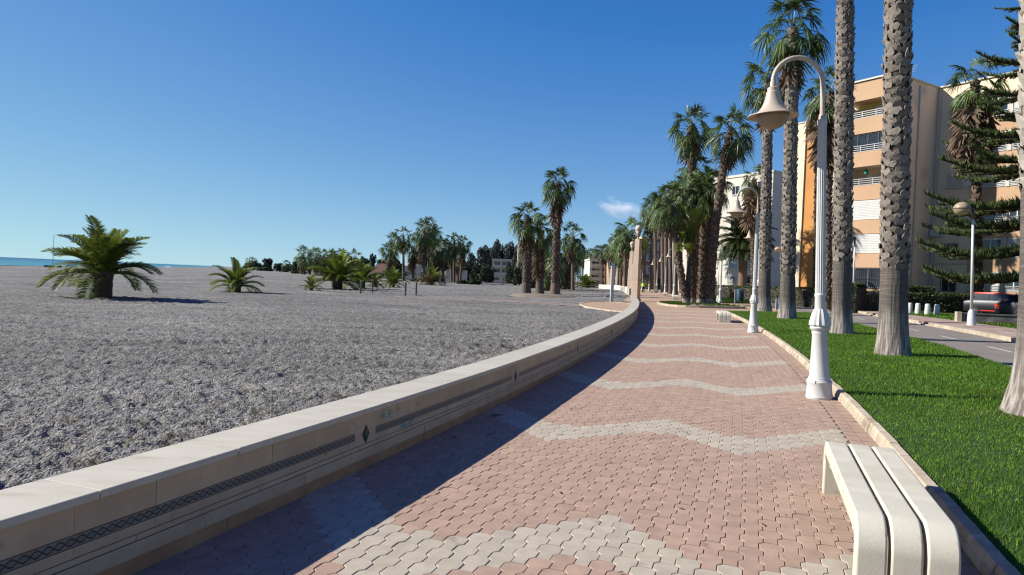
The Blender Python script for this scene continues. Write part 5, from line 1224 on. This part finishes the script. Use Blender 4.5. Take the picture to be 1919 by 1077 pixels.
# ------------------------------------------------------------------ small street furniture
GBo = 'white tapered bollards at the driveway'
def bollard(px, py, tp, lb):
    b = at(px, py); h = up(b, tp) - b.z; o = thing('bollard', lb, 'bollard', b, 0, GBo)
    p = MB().lathe([(.155 * h, -.05), (.165 * h, 0), (.22 * h, .28 * h), (.185 * h, .9 * h), (.165 * h, .97 * h), (.12 * h, h)], 18).build('shaft', WHITEP, o); smooth_by_angle(p, 30)
    MB().lathe([(.172 * h, 0), (.178 * h, .04 * h), (.178 * h, .09 * h), (.168 * h, .1 * h)], 18).build('foot_ring', KERBM, o); return o
bollard(1704.5, 589.8, 567.2, 'leftmost of the four white bollards, close to the thick palm trunk'); bollard(1719.5, 591, 568, 'second white bollard from the thick palm trunk')
bollard(1737.6, 592.2, 569, 'shaded third bollard from the thick palm trunk'); bollard(1755.2, 593.2, 570, 'rightmost of the four white bollards, toward the low grey wall')
GPo = 'weathered wooden posts standing in the sand'
for px, py, tp, lb in ((676, 549, 524.5, 'wooden post in front of the rounded beach palm'), (697.5, 547, 523.5, 'wooden post just left of the bright young palm'), (759.5, 552, 528, 'left post of the pair in front of the white beach house'), (779.5, 552, 528.5, 'right post of the pair in front of the white beach house'),
                      (903, 532, 524.5, 'far thin post left of the sandy mound'), (940.5, 533, 517, 'far dark post of a pair left of the sandy mound'), (943.5, 533, 519, 'second far post of the pair left of the sandy mound')):
    b = at(px, py); h = up(b, tp) - b.z; o = thing('wooden_post', lb, 'post', b, .2, GPo)
    m = MB().box(-.075, .075, -.075, .075, -.2, h - .03).build('shaft', WOODP, o); q = m.modifiers.new('edge', 'BEVEL'); q.width = .015
    MB().add([(-.08, -.08, h - .03), (.08, -.08, h - .03), (.08, .08, h - .03), (-.08, .08, h - .03), (0, 0, h + .02)], [(0, 1, 4), (1, 2, 4), (2, 3, 4), (3, 0, 4), (3, 2, 1, 0)]).build('cap', WOODP, o)
b = at(1146, 564); h = up(b, 493) - b.z; o = thing('beach_sign_post', 'tall white post with a small teal sign by the beach landing', 'sign post', b, .1)
MB().box(-.12, .12, -.09, .09, -.2, h).build('shaft', WHITEP, o); MB().box(-.30, .30, -.03, .03, h - .22, h + .0).build('sign_board', TEAL, o)
def bin_(px, py, tp, lb):
    b = at(px, py); h = up(b, tp) - b.z; o = thing('litter_bin', lb, 'litter bin', b, 0, 'blue litter bins'); k = h
    m = MB().lathe([(.22 * k, .14 * k), (.26 * k, .16 * k), (.285 * k, .80 * k), (.27 * k, .83 * k)], 18).build('drum', BINB, o); smooth_by_angle(m, 30)
    m = MB().lathe([(.285 * k, .84 * k), (.30 * k, .87 * k), (.23 * k, .97 * k), (.09 * k, 1.0 * k)], 18).build('lid', BINB, o); smooth_by_angle(m, 30)
    MB().box(-.37 * k, -.30 * k, -.05, .05, -.1, .95 * k).build('support', METAL, o)
bin_(1386, 567.5, 541, 'blue litter bin beside the globe lamp by the date palm'); bin_(1462, 583, 559, 'blue litter bin half hidden behind a palm trunk on the lawn')
# low grey wall, fence
a, c = at(1803, 606.5), at(1925, 611); lw = thing('low_grey_wall', 'low dark concrete wall in front of the red roofed car', 'wall', (a.x, a.y, T(a.x))); d = (c - a).normalized(); ang = math.atan2(d.y, d.x); lw.rotation_euler = (0, 0, ang); hh = up(a, 585.5) - a.z
MB().box(0, 5.5, 0, .28, -.2, hh - .05).build('wall_body', WALLG, lw); MB().box(-.03, 5.53, -.03, .31, hh - .05, hh).build('coping', WALLG, lw); MB().box(-.22, -.035, -.06, .36, -.2, hh + .03).build('end_block', KERBM, lw)
f0, f1 = Vector((21.75, 41.9, 0)), Vector((23.2, 41.6, 0)); fe = thing('iron_fence', 'short dark iron fence between the tall bush and the thick palm trunk', 'fence', (f0.x, f0.y, T(f0.x)), math.atan2(f1.y - f0.y, f1.x - f0.x)); L = (f1 - f0).length
MB().box(0, L, -.02, .02, .12, .17).build('rail', IRON, fe); MB().box(0, L, -.02, .02, 1.15, 1.2).build('rail', IRON, fe)
bm_ = MB().box(-.014, .014, -.014, .014, 0, 1.3).mesh('bar', IRON)
for i in range(15): link('bar', bm_, fe, (L * i / 14, 0, 0))
# ------------------------------------------------------------------ red-roofed car
def car(loc, rz):
    o = thing('parked_car', 'dark hatchback with red roof and red door emblem parked behind the low grey wall', 'car', loc, rz); Wd = .84
    def loft(secs, m, name, par):
        b = MB(); n = len(secs[0]); V = [v for s in secs for v in s]
        F = [(j * n + i, j * n + (i + 1) % n, (j + 1) * n + (i + 1) % n, (j + 1) * n + i) for j in range(len(secs) - 1) for i in range(n)] + [tuple(range(n - 1, -1, -1)), tuple((len(secs) - 1) * n + i for i in range(n))]
        b.add(V, F); q = b.build(name, m, par); smooth_by_angle(q, 40); return q
    prof = [(-1.90, .30, .62, .90), (-1.86, .24, .86, .97), (-1.4, .22, .93, 1.0), (-.3, .22, .95, 1.0), (.55, .22, .95, 1.0), (1.1, .22, .90, 1.0), (1.60, .24, .82, .96), (1.84, .30, .68, .84)]
    loft([[(x, -Wd * w * .96, z0), (x, -Wd * w, z0 + .18), (x, -Wd * w, z1 - .12), (x, -Wd * w * .92, z1), (x, Wd * w * .92, z1), (x, Wd * w, z1 - .12), (x, Wd * w, z0 + .18), (x, Wd * w * .96, z0)] for x, z0, z1, w in prof], CARB, 'body', o)
    loft([[(x0, -Wd * w0, .93), (x0, Wd * w0, .93)] + [(x1, Wd * w1, 1.33), (x1, -Wd * w1, 1.33)] for x0, x1, w0, w1 in ((-1.72, -1.50, .86, .72), (-.4, -.4, .9, .78), (.72, .28, .88, .74))], GLASS, 'window_band', o)
    loft([[(x, -Wd * w, 1.325), (x, Wd * w, 1.325), (x, Wd * w * .93, z), (x, -Wd * w * .93, z)] for x, w, z in ((-1.58, .72, 1.36), (-1.3, .78, 1.41), (-.4, .80, 1.43), (.1, .77, 1.40), (.32, .70, 1.345))], CARR, 'roof', o)
    for x0, x1 in ((.70, .30), (-.52, -.50), (-1.70, -1.50)):
        for s in (-1, 1): MB().tube([(x0, s * Wd * .885, .92), (x1, s * Wd * .755, 1.34)], .03, 5).build('roof_post', CARB, o)
    tm_ = MB().lathe([(.20, -.1), (.29, -.1), (.31, -.06), (.31, .06), (.29, .1), (.20, .1)], 20).mesh('tyre', TYRE, True)
    rm = MB(); rm.lathe([(.20, -.07), (.20, .085)], 18)
    for k in range(5): a = k * 1.2566; rm.tube([(0, 0, .09), (.19 * math.cos(a), .19 * math.sin(a), .09)], .03, 4)
    rm = rm.mesh('rim', RIM)
    for x in (-1.22, 1.22):
        for s in (-1, 1):
            w = link('wheel', None, o, (x, s * .76, .31)); w.rotation_euler = (R(90) if s < 0 else R(-90), 0, 0); link('tyre', tm_, w); link('rim', rm, w)
    for s in (-1, 1):
        MB().lathe([(.02, .0), (.13, .0), (.15, -.05)], 16).build('headlight', HILITE, o, loc=(1.70, s * .56, .72)).rotation_euler = (0, R(70), 0)
        MB().box(-.09, .07, -.07, .07, -.06, .06).build('mirror', CARR, o, loc=(.48, s * .93, 1.0))
    for s in (-1, 1):
        m = MB(); m.box(-.16, .16, -.004, .004, -.02, .12); m.box(-.12, -.04, -.005, .005, -.14, -.03); m.box(.02, .12, -.005, .005, -.14, -.03); m.box(-.10, .10, -.0045, .0045, .13, .17)
        m.build('door_emblem', CARR, o, loc=(.02, s * .845, .62)); MB().box(-.9, .1, -.005, .005, -.03, .03).build('red_sill', CARR, o, loc=(-.2, s * .838, .32))
    MB().box(-.01, .02, -.26, .26, -.06, .06).build('number_plate', WHITEP, o, loc=(1.85, 0, .48)); return o
cp = gx(1884, 38.4); car((cp.x, cp.y, T(cp.x) + .08), R(-60)).scale = (.94, .94, .94)
# ------------------------------------------------------------------ street sweeper
def person():
    b = at(1205, 548); d = b.y; k = (up(b, 528) - b.z) / 1.72
    o = thing('person', 'person seen from behind in yellow hi-vis jacket and dark trousers, bending forward', 'person', b, .1); o.scale = (k,) * 3
    def skin(pts, edges, name, m, par, root=0, lev=2):
        me = bpy.data.meshes.new(name); me.from_pydata([p[:3] for p in pts], edges, []); me.materials.append(m); q = link(name, me, par)
        sm = q.modifiers.new('skin', 'SKIN'); sk = me.skin_vertices[0] if me.skin_vertices else None
        if sk is None:
            bpy.context.view_layer.objects.active = q
            me.attributes  # skin layer is created by the modifier below
        return q, pts
    # body: one continuous lofted skin (feet to head), clothing shells over it
    def limb(b_, pts, m): b_.tube([p[:3] for p in pts], [p[3] for p in pts], 10, m)
    def body(grow, parts, m, name, par):
        b_ = MB()
        if 'legs' in parts:
            for s in (-1, 1): limb(b_, [(s * .13, .10, .04, .05), (s * .125, -.02, .10, .05), (s * .12, -.02, .48, .062), (s * .10, -.03, .90, .095), (s * .03, -.02, 1.0, .09)] if grow == 0 else [(s * .125, -.02, .12, .075), (s * .12, -.02, .48, .082), (s * .10, -.03, .86, .112), (s * .05, -.02, .98, .12)], 0)
        if 'torso' in parts:
            limb(b_, [(0, -.02, .90, .15 + grow), (0, .02, 1.05, .15 + grow), (0, .16, 1.26, .175 + grow), (0, .26, 1.40, .155 + grow), (0, .31, 1.46, .07 + grow * .4)], 0)
        if 'arms' in parts:
            for s in (-1, 1): limb(b_, [(s * .10, .24, 1.39, .07 + grow), (s * .21, .26, 1.34, .06 + grow), (s * .27, .30, 1.08, .048 + grow), (s * .20, .46, .92, .038 + grow * .8)], 0)
        if 'hands' in parts:
            for s in (-1, 1):
                limb(b_, [(s * .20, .46, .92, .036), (s * .18, .50, .88, .04), (s * .16, .53, .85, .03)], 0)
                for f in range(4): limb(b_, [(s * (.18 - .015 * f), .52, .86, .011), (s * (.15 - .015 * f), .56, .84 + .005 * f, .01), (s * (.13 - .01 * f), .55, .82, .008)], 0)
                limb(b_, [(s * .17, .49, .89, .012), (s * .13, .50, .88, .010)], 0)
        if 'head' in parts:
            limb(b_, [(0, .30, 1.44, .055), (0, .34, 1.50, .055), (0, .36, 1.54, .075), (0, .38, 1.60, .095), (0, .38, 1.66, .088), (0, .37, 1.705, .05)], 0); limb(b_, [(0, .46, 1.61, .018), (0, .49, 1.59, .02), (0, .47, 1.57, .012)], 0)
            for s in (-1, 1): limb(b_, [(s * .09, .375, 1.63, .02), (s * .10, .37, 1.59, .018)], 0)
        return b_.build(name, m, par, True)
    body(0, ('legs', 'torso', 'arms', 'hands', 'head'), SKIN, 'body', o)
    body(.03, ('torso', 'arms'), HIVIS, 'jacket', o); body(.01, ('legs',), NAVY, 'trousers', o)
    m = MB(); m.tube([(0, .36, 1.60), (0, .355, 1.66), (0, .36, 1.715), (0, .36, 1.725)], [.099, .099, .06, .01], 10); m.build('hair', HAIR, o, True)
    for s in (-1, 1): MB().tube([(s * .13, -.06, .04), (s * .13, .05, .05), (s * .13, .19, .035)], [.055, .06, .04], 8).build('boot', HIVIS, o, True)
    br = thing('broom', 'long handled broom held by the person in yellow', 'broom', b, .1); br.scale = (k,) * 3
    MB().tube([(.12, .45, 1.02), (.1, .95, .08)], .014, 6).build('handle', WOODP, br); MB().box(-.14, .34, .92, 1.0, .0, .09).build('head', HIVIS, br)
person()
# ------------------------------------------------------------------ buildings
class OB:                                  # oriented frame: a runs along the lit face, bb into the block
    def __init__(s, o, a, bb): s.o, s.a, s.b = Vector(o), Vector((a[0], a[1], 0)).normalized(), Vector((bb[0], bb[1], 0)).normalized()
    def P(s, a, b, z): p = s.o + s.a * a + s.b * b; return (p.x, p.y, z)
    def box(s, name, m, par, a0, a1, b0, b1, z0, z1):
        return MB().hexa([s.P(a0, b0, z0), s.P(a1, b0, z0), s.P(a1, b1, z0), s.P(a0, b1, z0), s.P(a0, b0, z1), s.P(a1, b0, z1), s.P(a1, b1, z1), s.P(a0, b1, z1)]).build(name, m, par)
    def boxm(s, mb, a0, a1, b0, b1, z0, z1, m=0):
        mb.hexa([s.P(a0, b0, z0), s.P(a1, b0, z0), s.P(a1, b1, z0), s.P(a0, b1, z0), s.P(a0, b0, z1), s.P(a1, b0, z1), s.P(a1, b1, z1), s.P(a0, b1, z1)], m)
    def window(s, par, a0, a1, z0, z1, b=0., pane=GLASS, shutter=None, bars=False, frame=FRAMEW, mull=1, sill=True):
        t = .07; m = MB(); e = b - .05
        for q in ((a0, a1, z0, z0 + t), (a0, a1, z1 - t, z1), (a0, a0 + t, z0 + t, z1 - t), (a1 - t, a1, z0 + t, z1 - t)): s.boxm(m, q[0], q[1], e, b + .02, q[2], q[3])
        for i in range(mull): c = a0 + (a1 - a0) * (i + 1) / (mull + 1); s.boxm(m, c - t / 2, c + t / 2, e, b + .02, z0 + t, z1 - t)
        w = m.build('window', frame, par); edges = [a0 + (a1 - a0) * i / (mull + 1) for i in range(mull + 2)]
        for i in range(mull + 1): s.box('pane', pane, w, edges[i] + t * (1 if i == 0 else .5), edges[i + 1] - t * (1 if i == mull else .5), b - .012, b + .01, z0 + t, z1 - t)
        if shutter:
            for i in range(mull + 1):
                sm = MB(); n = max(4, int((z1 - z0) / .13)); lo = edges[i] + t * (1 if i == 0 else .5); hi = edges[i + 1] - t * (1 if i == mull else .5)
                for k in range(n): za = z0 + t + (z1 - z0 - 2 * t) * k / n; zb = z0 + t + (z1 - z0 - 2 * t) * (k + 1) / n; s.boxm(sm, lo, hi, b - .045, b - .014, za + .006, zb - .006)
                sm.build('shutter', shutter, w)
        if bars:
            bm2 = MB(); k = int((a1 - a0) / .16)
            for i in range(k + 1): c = a0 + (a1 - a0) * i / k; s.boxm(bm2, c - .014, c + .014, e - .1, e - .07, z0 - .05, z1 + .05)
            for z in (z0, (z0 + z1) / 2, z1): s.boxm(bm2, a0 - .03, a1 + .03, e - .115, e - .1, z - .015, z + .015)
            bm2.build('window_grille', IRON, w)
        if sill: s.box('sill', WHITEM, w, a0 - .06, a1 + .06, b - .12, b - .052, z0 - .07, z0 - .004)
        return w
    def rail(s, par, a0, a1, b, z0, z1, m=METAL):
        q = MB()
        for z in np.linspace(z0, z1, 4): s.boxm(q, a0, a1, b - .02, b + .02, z - .02, z + .02)
        for i in range(4): c = a0 + (a1 - a0) * i / 3; s.boxm(q, c - .02, c + .02, b - .022, b + .022, z0, z1 + .01)
        return q.build('railing', m, par)
C1 = (27.3, 50.0)
A1 = OB((C1[0], C1[1], 0), (-.52, .855), (.855, .52)); gz = T(27.3) - .5
bA = thing('apartment_building', 'cream and peach six storey apartment building with balconies behind the lawn palms', 'building', (0, 0, 0))
A1.box('wall', CREAMW, bA, 0, 3.95, 1.4, 20, gz, 17.7)
A1.box('wall', CREAMW, bA, 0, .28, 0, 1.4, gz, 17.7)
A1.box('wall', WHITEM, bA, 3.55, 3.95, -.02, 1.4, gz, 15.9)
A1.box('wall', PEACH, bA, .28, 3.95, -.03, 1.4, 16.25, 17.66)
A1.box('roof_edge', WHITEM, bA, -.12, 4.1, -.15, 20, 17.7, 17.82)
bands = [(1.15, 2.0), (3.55, 4.62), (6.1, 7.16), (8.66, 9.78), (11.2, 12.32), (13.72, 14.9)]; tops = [3.55, 6.1, 8.66, 11.2, 13.72, 16.25]
for i, (z0, z1) in enumerate(bands):
    A1.box('balcony_parapet', PEACH, bA, .28, 3.55, -.03, .12, z0 if i else gz, z1)
    if i: A1.box('balcony_floor', WHITEM, bA, .28, 3.55, .12, 1.4, z0, z0 + .18)
    zt = tops[i]
    if i in (1, 2): A1.window(bA, .30, 3.53, z1 + .03, zt - .02, .06, GLASS, SHUT, mull=2, sill=False)
    elif i == 0: A1.window(bA, .30, 3.53, z1 + .03, zt - .02, .10, GLASS, None, True, mull=2, sill=False, frame=METAL)
    else:
        A1.rail(bA, .3, 3.53, .04, z1 + .05, z1 + .5)
        if i == 4: A1.window(bA, .30, 3.53, z1 + .03, zt - .02, .10, GLASS, None, mull=3, sill=False, frame=IRON)
        if i == 5:
            A1.box('balcony_back_wall', YELLOW, bA, .28, 3.55, 1.30, 1.39, z1 - .4, zt); A1.window(bA, .6, 2.2, z1 - .3, z1 + 1.05, 1.28, GLASS, SHUT, mull=1, sill=False)
        if i == 3:
            A1.window(bA, .5, 2.1, z1 - .2, z1 + 1.0, 1.38, GLASS, SHUTG, mull=1, sill=False)
            for (ca, cz, cr, m) in ((2.85, 1.05, .17, SHUTG), (2.85, .6, .17, SHUTG), (1.6, 1.15, .16, SHUTG), (2.2, 1.15, .22, TEAL)):
                pl_ = MB(); c = A1.P(ca, 1.36 if m is SHUTG else .5, z1 + cz); pl_.lathe([(.02, .0), (cr, .02), (cr * 1.02, .04), (cr, .05)], 14) if m is SHUTG else pl_.lathe([(.16, -.22), (.15, -.05), (.10, .1), (.03, .2)], 12)
                q = pl_.build('wall_plate' if m is SHUTG else 'hanging_lantern', m, bA); q.location = c
                if m is SHUTG: q.rotation_euler = (R(90), 0, math.atan2(A1.a.y, A1.a.x) + math.pi)
# stair block to the left, lower, with the ochre stripe
A1.box('wall', CREAMW, bA, 3.952, 8.73, 0.25, 14, gz, 15.4)
A1.box('ochre_panel', ORANGE, bA, 5.73, 7.2, .08, .25, gz, 15.5)
A1.box('pilaster', CREAMW, bA, 7.21, 8.74, -.05, .25, gz, 15.4); A1.box('roof_edge', WHITEM, bA, 7.15, 8.85, -.12, 14, 15.402, 15.5)
A1.box('downpipe', WHITEM, bA, 4.6, 4.72, .12, .245, gz, 15.3)
# face B (towards the camera, in shade): a few openings are hidden; wing C
A1.box('wall', CREAMW, bA, -14, -.003, 5.87, 20, gz, 17.68)
A1.box('roof_edge', WHITEM, bA, -14.1, -.125, 5.75, 20, 17.682, 17.80)
flo = [2.2, 5.0, 7.6, 10.25, 12.85, 15.3]
for i, z in enumerate([2.0, 4.75, 7.35, 9.9, 12.4, 14.75]):
    A1.window(bA, -2.0, -.92, z, z + 1.15 - (.25 if i == 1 else 0), 5.86, GLASS, SHUTG if i in (3, 4, 5) else None, bars=i in (0, 1), frame=WHITEM)
for i, z in enumerate([1.1, 3.5, 6.05, 8.6, 11.15, 13.7]):
    A1.box('balcony_parapet', PEACH, bA, -6.4, -2.7, 5.80, 5.95, z, z + 1.05); A1.box('balcony_pier', WHITEM, bA, -5.2, -4.95, 5.74, 5.795, z + 1.05, z + 2.55)
    A1.window(bA, -6.3, -5.25, z + 1.1, z + 2.45, 5.845, GLASS, SHUT if i % 2 else None, mull=1, sill=False); A1.window(bA, -4.9, -2.8, z + 1.1, z + 2.45, 5.845, GLASS, SHUT if i % 3 == 0 else None, mull=2, sill=False)
    A1.rail(bA, -6.35, -2.75, 5.77, z + 1.1, z + 1.45)
    A1.window(bA, -9.5, -8.0, z + .9, z + 2.2, 5.86, GLASS, SHUT, mull=1)
A1.box('cable', IRON, bA, -8, -.1, 5.80, 5.825, 4.10, 4.125)
for k, (a_, b_, z_) in enumerate(((-2.2, 5.55, 6.6), (-.9, -.0, 0))[:1]):
    u_ = A1.box('air_conditioner', SHUT, bA, -3.3, -2.55, 5.35, 5.70, 9.8, 10.4)
A1.box('air_conditioner', SHUT, bA, -.75, -.1, 5.45, 5.80, 6.2, 6.75)
for a_, b_, h_ in ((2.2, 6, 2.4), (7.2, 4, 2.0), (-4.5, 9, 2.6)):
    q = MB(); z_ = 17.6 if a_ != 7.2 else 15.3; p_ = A1.P(a_, b_, z_); q.tube([p_, (p_[0], p_[1], z_ + h_)], .03, 5)
    for t in range(5): q.tube([A1.P(a_ - .5 + .05 * t, b_, z_ + h_ - .12 * t), A1.P(a_ + .5 - .05 * t, b_, z_ + h_ - .12 * t)], .012, 4)
    q.build('roof_aerial', METAL, bA)
A1.box('downpipe', WHITEM, bA, -.3, -.2, 5.76, 5.86, .3, 17.4); A1.box('downpipe', WHITEM, bA, -.11, -.01, 3.2, 3.3, .3, 17.4)
# white apartment block
W1 = OB((34.6, 92.4, 0), (-.52, .855), (.855, .52)); bW = thing('apartment_building', 'white apartment block seen between the island palms and the ochre wall', 'building', (0, 0, 0)); gz = .2
W1.box('wall', WHITEM, bW, 0, 16, 0, 14, gz, 17.4); W1.box('roof_edge', WHITEM, bW, -.1, 16.1, -.12, 14.1, 17.402, 17.75)
W1.box('stair_wall', WHITEM, bW, 16.01, 20, .6, 14, gz, 16.6)
for i, z in enumerate([1.5, 4.15, 6.8, 9.45, 12.1, 14.6]):
    W1.window(bW, 5.6, 6.9, z + .3, z + 1.6, -.012, GLASS if i != 1 else GLASSB, SHUT if i in (0, 4) else None, bars=i == 0)
    lm = MB(); W1.boxm(lm, 1.6, 4.2, -.03, .02, z + .1, z + 1.9)
    W1.window(bW, 1.6, 4.2, z + .1, z + 1.9, -.014, GLASSB if i == 1 else GLASS, SHUT if i in (3,) else None, bars=i == 0, mull=2)
    if i in (2, 4): W1.rail(bW, 1.4, 4.4, -.5, z, z + .8)
    if i in (2, 4): W1.box('balcony_floor', WHITEM, bW, 1.3, 4.5, -.7, -.015, z - .25, z - .08)
    W1.window(bW, 9.0, 10.4, z + .3, z + 1.6, -.012, GLASS, SHUT if i % 2 else None); W1.window(bW, 12.4, 13.8, z + .3, z + 1.6, -.012, GLASS, SHUT)
ac = W1.box('air_conditioner', SHUT, bW, 2.5, 3.5, -.6, -.2, 1.55, 2.35)
for i in range(2): q = MB().lathe([(.02, 0), (.26, 0), (.28, .02), (.26, .04)], 16).build('fan_grille', IRON, ac); q.location = W1.P(2.78 + .45 * i, -.61, 1.95); q.rotation_euler = (R(90), 0, math.atan2(W1.a.y, W1.a.x) + math.pi)
# brown block behind the far palms
K1 = OB((28.2, 150, 0), (1, .08), (-.08, 1)); bK = thing('apartment_building', 'brown brick apartment block with white window panels beyond the street sweeper', 'building', (0, 0, 0))
K1.box('wall', BROWNW, bK, 0, 24, 0, 12, 0, 11.6); K1.box('roof_edge', CREAMW, bK, -.2, 24.2, -.2, 12, 11.602, 12.1)
K1.box('wall', BROWNW, bK, -1.9, -.005, 1, 12, 0, 8.5)
for i, z in enumerate([1.2, 4.0, 6.8, 9.2]):
    for a in (1.0, 5.0, 9.0, 13.0, 17.0, 21.0):
        K1.box('window_panel', WHITEM, bK, a, a + 2.7, -.10, -.005, z - .2, z + 1.75)
        K1.window(bK, a + .3, a + 2.4, z + .1, z + 1.5, -.11, GLASSB, None, mull=2, sill=False)
ar_ = MB()
for i in range(14): t = math.pi * i / 14; t2 = math.pi * (i + 1) / 14; c = Vector(K1.P(2.35, -.2, 6.9)); ar_.tube([(c.x + math.cos(t), c.y, c.z + math.sin(t)), (c.x + math.cos(t2), c.y, c.z + math.sin(t2))], .08, 5)
ar_.build('arch_trim', WALLG, bK)
# far pale blocks
def far_block(lb, px0, px1, y, tp, floors, m, seed, depth=16, ground=None):
    a, c = gx(px0, y), gx(px1, y); h = up(a, tp); o = thing('apartment_building', lb, 'building', (0, 0, 0), 0, 'far buildings'); f = OB((a.x, y, 0), (c.x - a.x, .001), (0, 1)); W = c.x - a.x
    f.box('wall', m, o, 0, W, 0, depth, -.4, h); f.box('roof_edge', WHITEM, o, -.2, W + .2, -.3, depth, h + .002, h + .5); fh = h / floors; n = max(2, int(W / 4.2))
    for k in range(floors):
        f.box('balcony_parapet', WHITEM, o, .3, W - .3, -1.1, -.95, k * fh + .1, k * fh + 1.0); f.box('balcony_floor', WHITEM, o, .3, W - .3, -.95, -.003, k * fh + .1, k * fh + .25)
        for i in range(n): q = .6 + (W - 1.2) * i / n; f.window(o, q, q + 2.3, k * fh + .35, k * fh + fh - .35, -.02, GLASS, None, mull=1, sill=False)
    return o
far_block('long pale pink apartment row behind the far palms, left of the pillar', 1104, 1150, 210, 487, 4, WHITEM, 1)
far_block('pale peach apartment row further right behind the far palms', 1149, 1200, 190, 474, 4, PEACH, 2)
far_block('yellow villa between the gum trees and the mound palms', 921, 957, 240, 487, 3, mat('pale_yellow_render', (.62, .55, .36), None, rough=.9), 3)
far_block('cream tower block right of the gum trees, behind the left mound palm', 968, 1002, 260, 452, 6, CREAMW, 4)
far_block('low white building at the foot of the yellow villa', 918, 985, 222, 517, 1, WHITEM, 5, 4)
far_block('cream house peeking right of the mound palms', 1044, 1068, 230, 500, 2, WHITEM, 6)
# white beach house and brown roofed house
a, c = gx(752, 195), gx(812, 195); hs = thing('beach_house', 'white flat roofed beach house behind the palms', 'house', (0, 0, 0)); f = OB((a.x, 195, 0), (1, 0), (0, 1)); W = c.x - a.x
f.box('wall', WHITEM, hs, 0, W, 0, 9, -.3, 4.0); f.box('wall', WHITEM, hs, W + .005, W + 3.6, 3, 9, -.3, 3.0)
f.box('wall', WHITEM, hs, W + 1.6 + 2.0, W + 9, -1, 9, -.3, 3.4); f.box('parapet', WHITEM, hs, W * .42, W * .55, .5, 6, 4.002, 4.7)
for q in (.8, 3.0, 5.4, 7.6): f.window(hs, q, q + 1.0, .9, 2.4, -.012, GLASS, None, mull=1, sill=False)
f.box('door', IRON, hs, W - 2.2, W - 1.2, -.05, -.004, 0, 2.2); f.box('awning', BINB, hs, W - 2.9, W - .6, -1.2, -.056, 2.3, 2.5)
a, c = gx(688, 215), gx(742, 215); hb = thing('brown_roofed_house', 'low house with a brown hipped roof left of the white beach house', 'house', (0, 0, 0)); f = OB((a.x, 215, 0), (1, 0), (0, 1)); W = c.x - a.x; h = up(a, 492)
f.box('wall', CREAMW, hb, .6, W - .6, .6, 9, -.3, 1.9)
rf = MB(); V = [f.P(0, 0, 1.9), f.P(W, 0, 1.9), f.P(W, 10, 1.9), f.P(0, 10, 1.9), f.P(W * .3, 5, h), f.P(W * .7, 5, h)]; rf.add(V, [(0, 1, 5, 4), (1, 2, 5), (2, 3, 4, 5), (3, 0, 4), (3, 2, 1, 0)]); rf.build('roof', ROOFB, hb)
for q in (1.4, 4.2, 6.6): f.window(hb, q, q + 1.0, .5, 1.6, .588, GLASS, None, mull=1, sill=False)
# distant mast on the shore
b = gx(98, 140); b.z = 0; zt = up(b, 440); o = thing('thin_mast', 'thin tall mast on the shoreline behind the largest beach palm', 'mast', b)
MB().tube([(0, 0, -.3), (0, 0, zt)], [.07, .04], 6).build('pole', METAL, o); MB().box(-1.6, 1.6, -.4, .4, -.1, .3).build('base', IRON, o)
# ------------------------------------------------------------------ cloud: a small wisp, real volume far away
def cloud():
    c = atd(1165, 391, 2600); bmv = MB(); r = random.Random(2)
    m = bpy.data.materials.new('cloud_vapour'); m.use_nodes = True; n = m.node_tree.nodes; l = m.node_tree.links; n.remove(n['Principled BSDF'])
    v = n.new('ShaderNodeVolumePrincipled'); v.inputs['Color'].default_value = (1, 1, 1, 1); v.inputs['Anisotropy'].default_value = .2
    tc = n.new('ShaderNodeTexCoord'); ln = n.new('ShaderNodeVectorMath'); ln.operation = 'LENGTH'; l.new(tc.outputs['Object'], ln.inputs[0])
    t = n.new('ShaderNodeTexNoise'); t.inputs['Scale'].default_value = 1.7; t.inputs['Detail'].default_value = 6; l.new(tc.outputs['Object'], t.inputs['Vector'])
    r1 = n.new('ShaderNodeMapRange'); r1.inputs['From Min'].default_value = 1.0; r1.inputs['From Max'].default_value = .2; l.new(ln.outputs['Value'], r1.inputs['Value'])
    r2 = n.new('ShaderNodeMapRange'); r2.inputs['From Min'].default_value = .46; r2.inputs['From Max'].default_value = .72; l.new(t.outputs['Fac'], r2.inputs['Value'])
    mu = n.new('ShaderNodeMath'); mu.operation = 'MULTIPLY'; l.new(r1.outputs[0], mu.inputs[0]); l.new(r2.outputs[0], mu.inputs[1])
    m2 = n.new('ShaderNodeMath'); m2.operation = 'MULTIPLY'; l.new(mu.outputs[0], m2.inputs[0]); m2.inputs[1].default_value = .05
    l.new(m2.outputs[0], v.inputs['Density']); l.new(v.outputs[0], n['Material Output'].inputs['Volume'])
    prof = [(.01, -1)] + [(math.cos(t), math.sin(t)) for t in [-1.4 + 2.8 * i / 12 for i in range(13)]] + [(.01, 1)]
    bmv.lathe(prof, 24); o = bmv.build('cloud', m, None, True, c); o.scale = (105, 60, 42); o.rotation_euler = (0, R(14), 0)
    tag(o, 'small thin white cloud low in the blue sky above the far palms', 'cloud')
cloud()
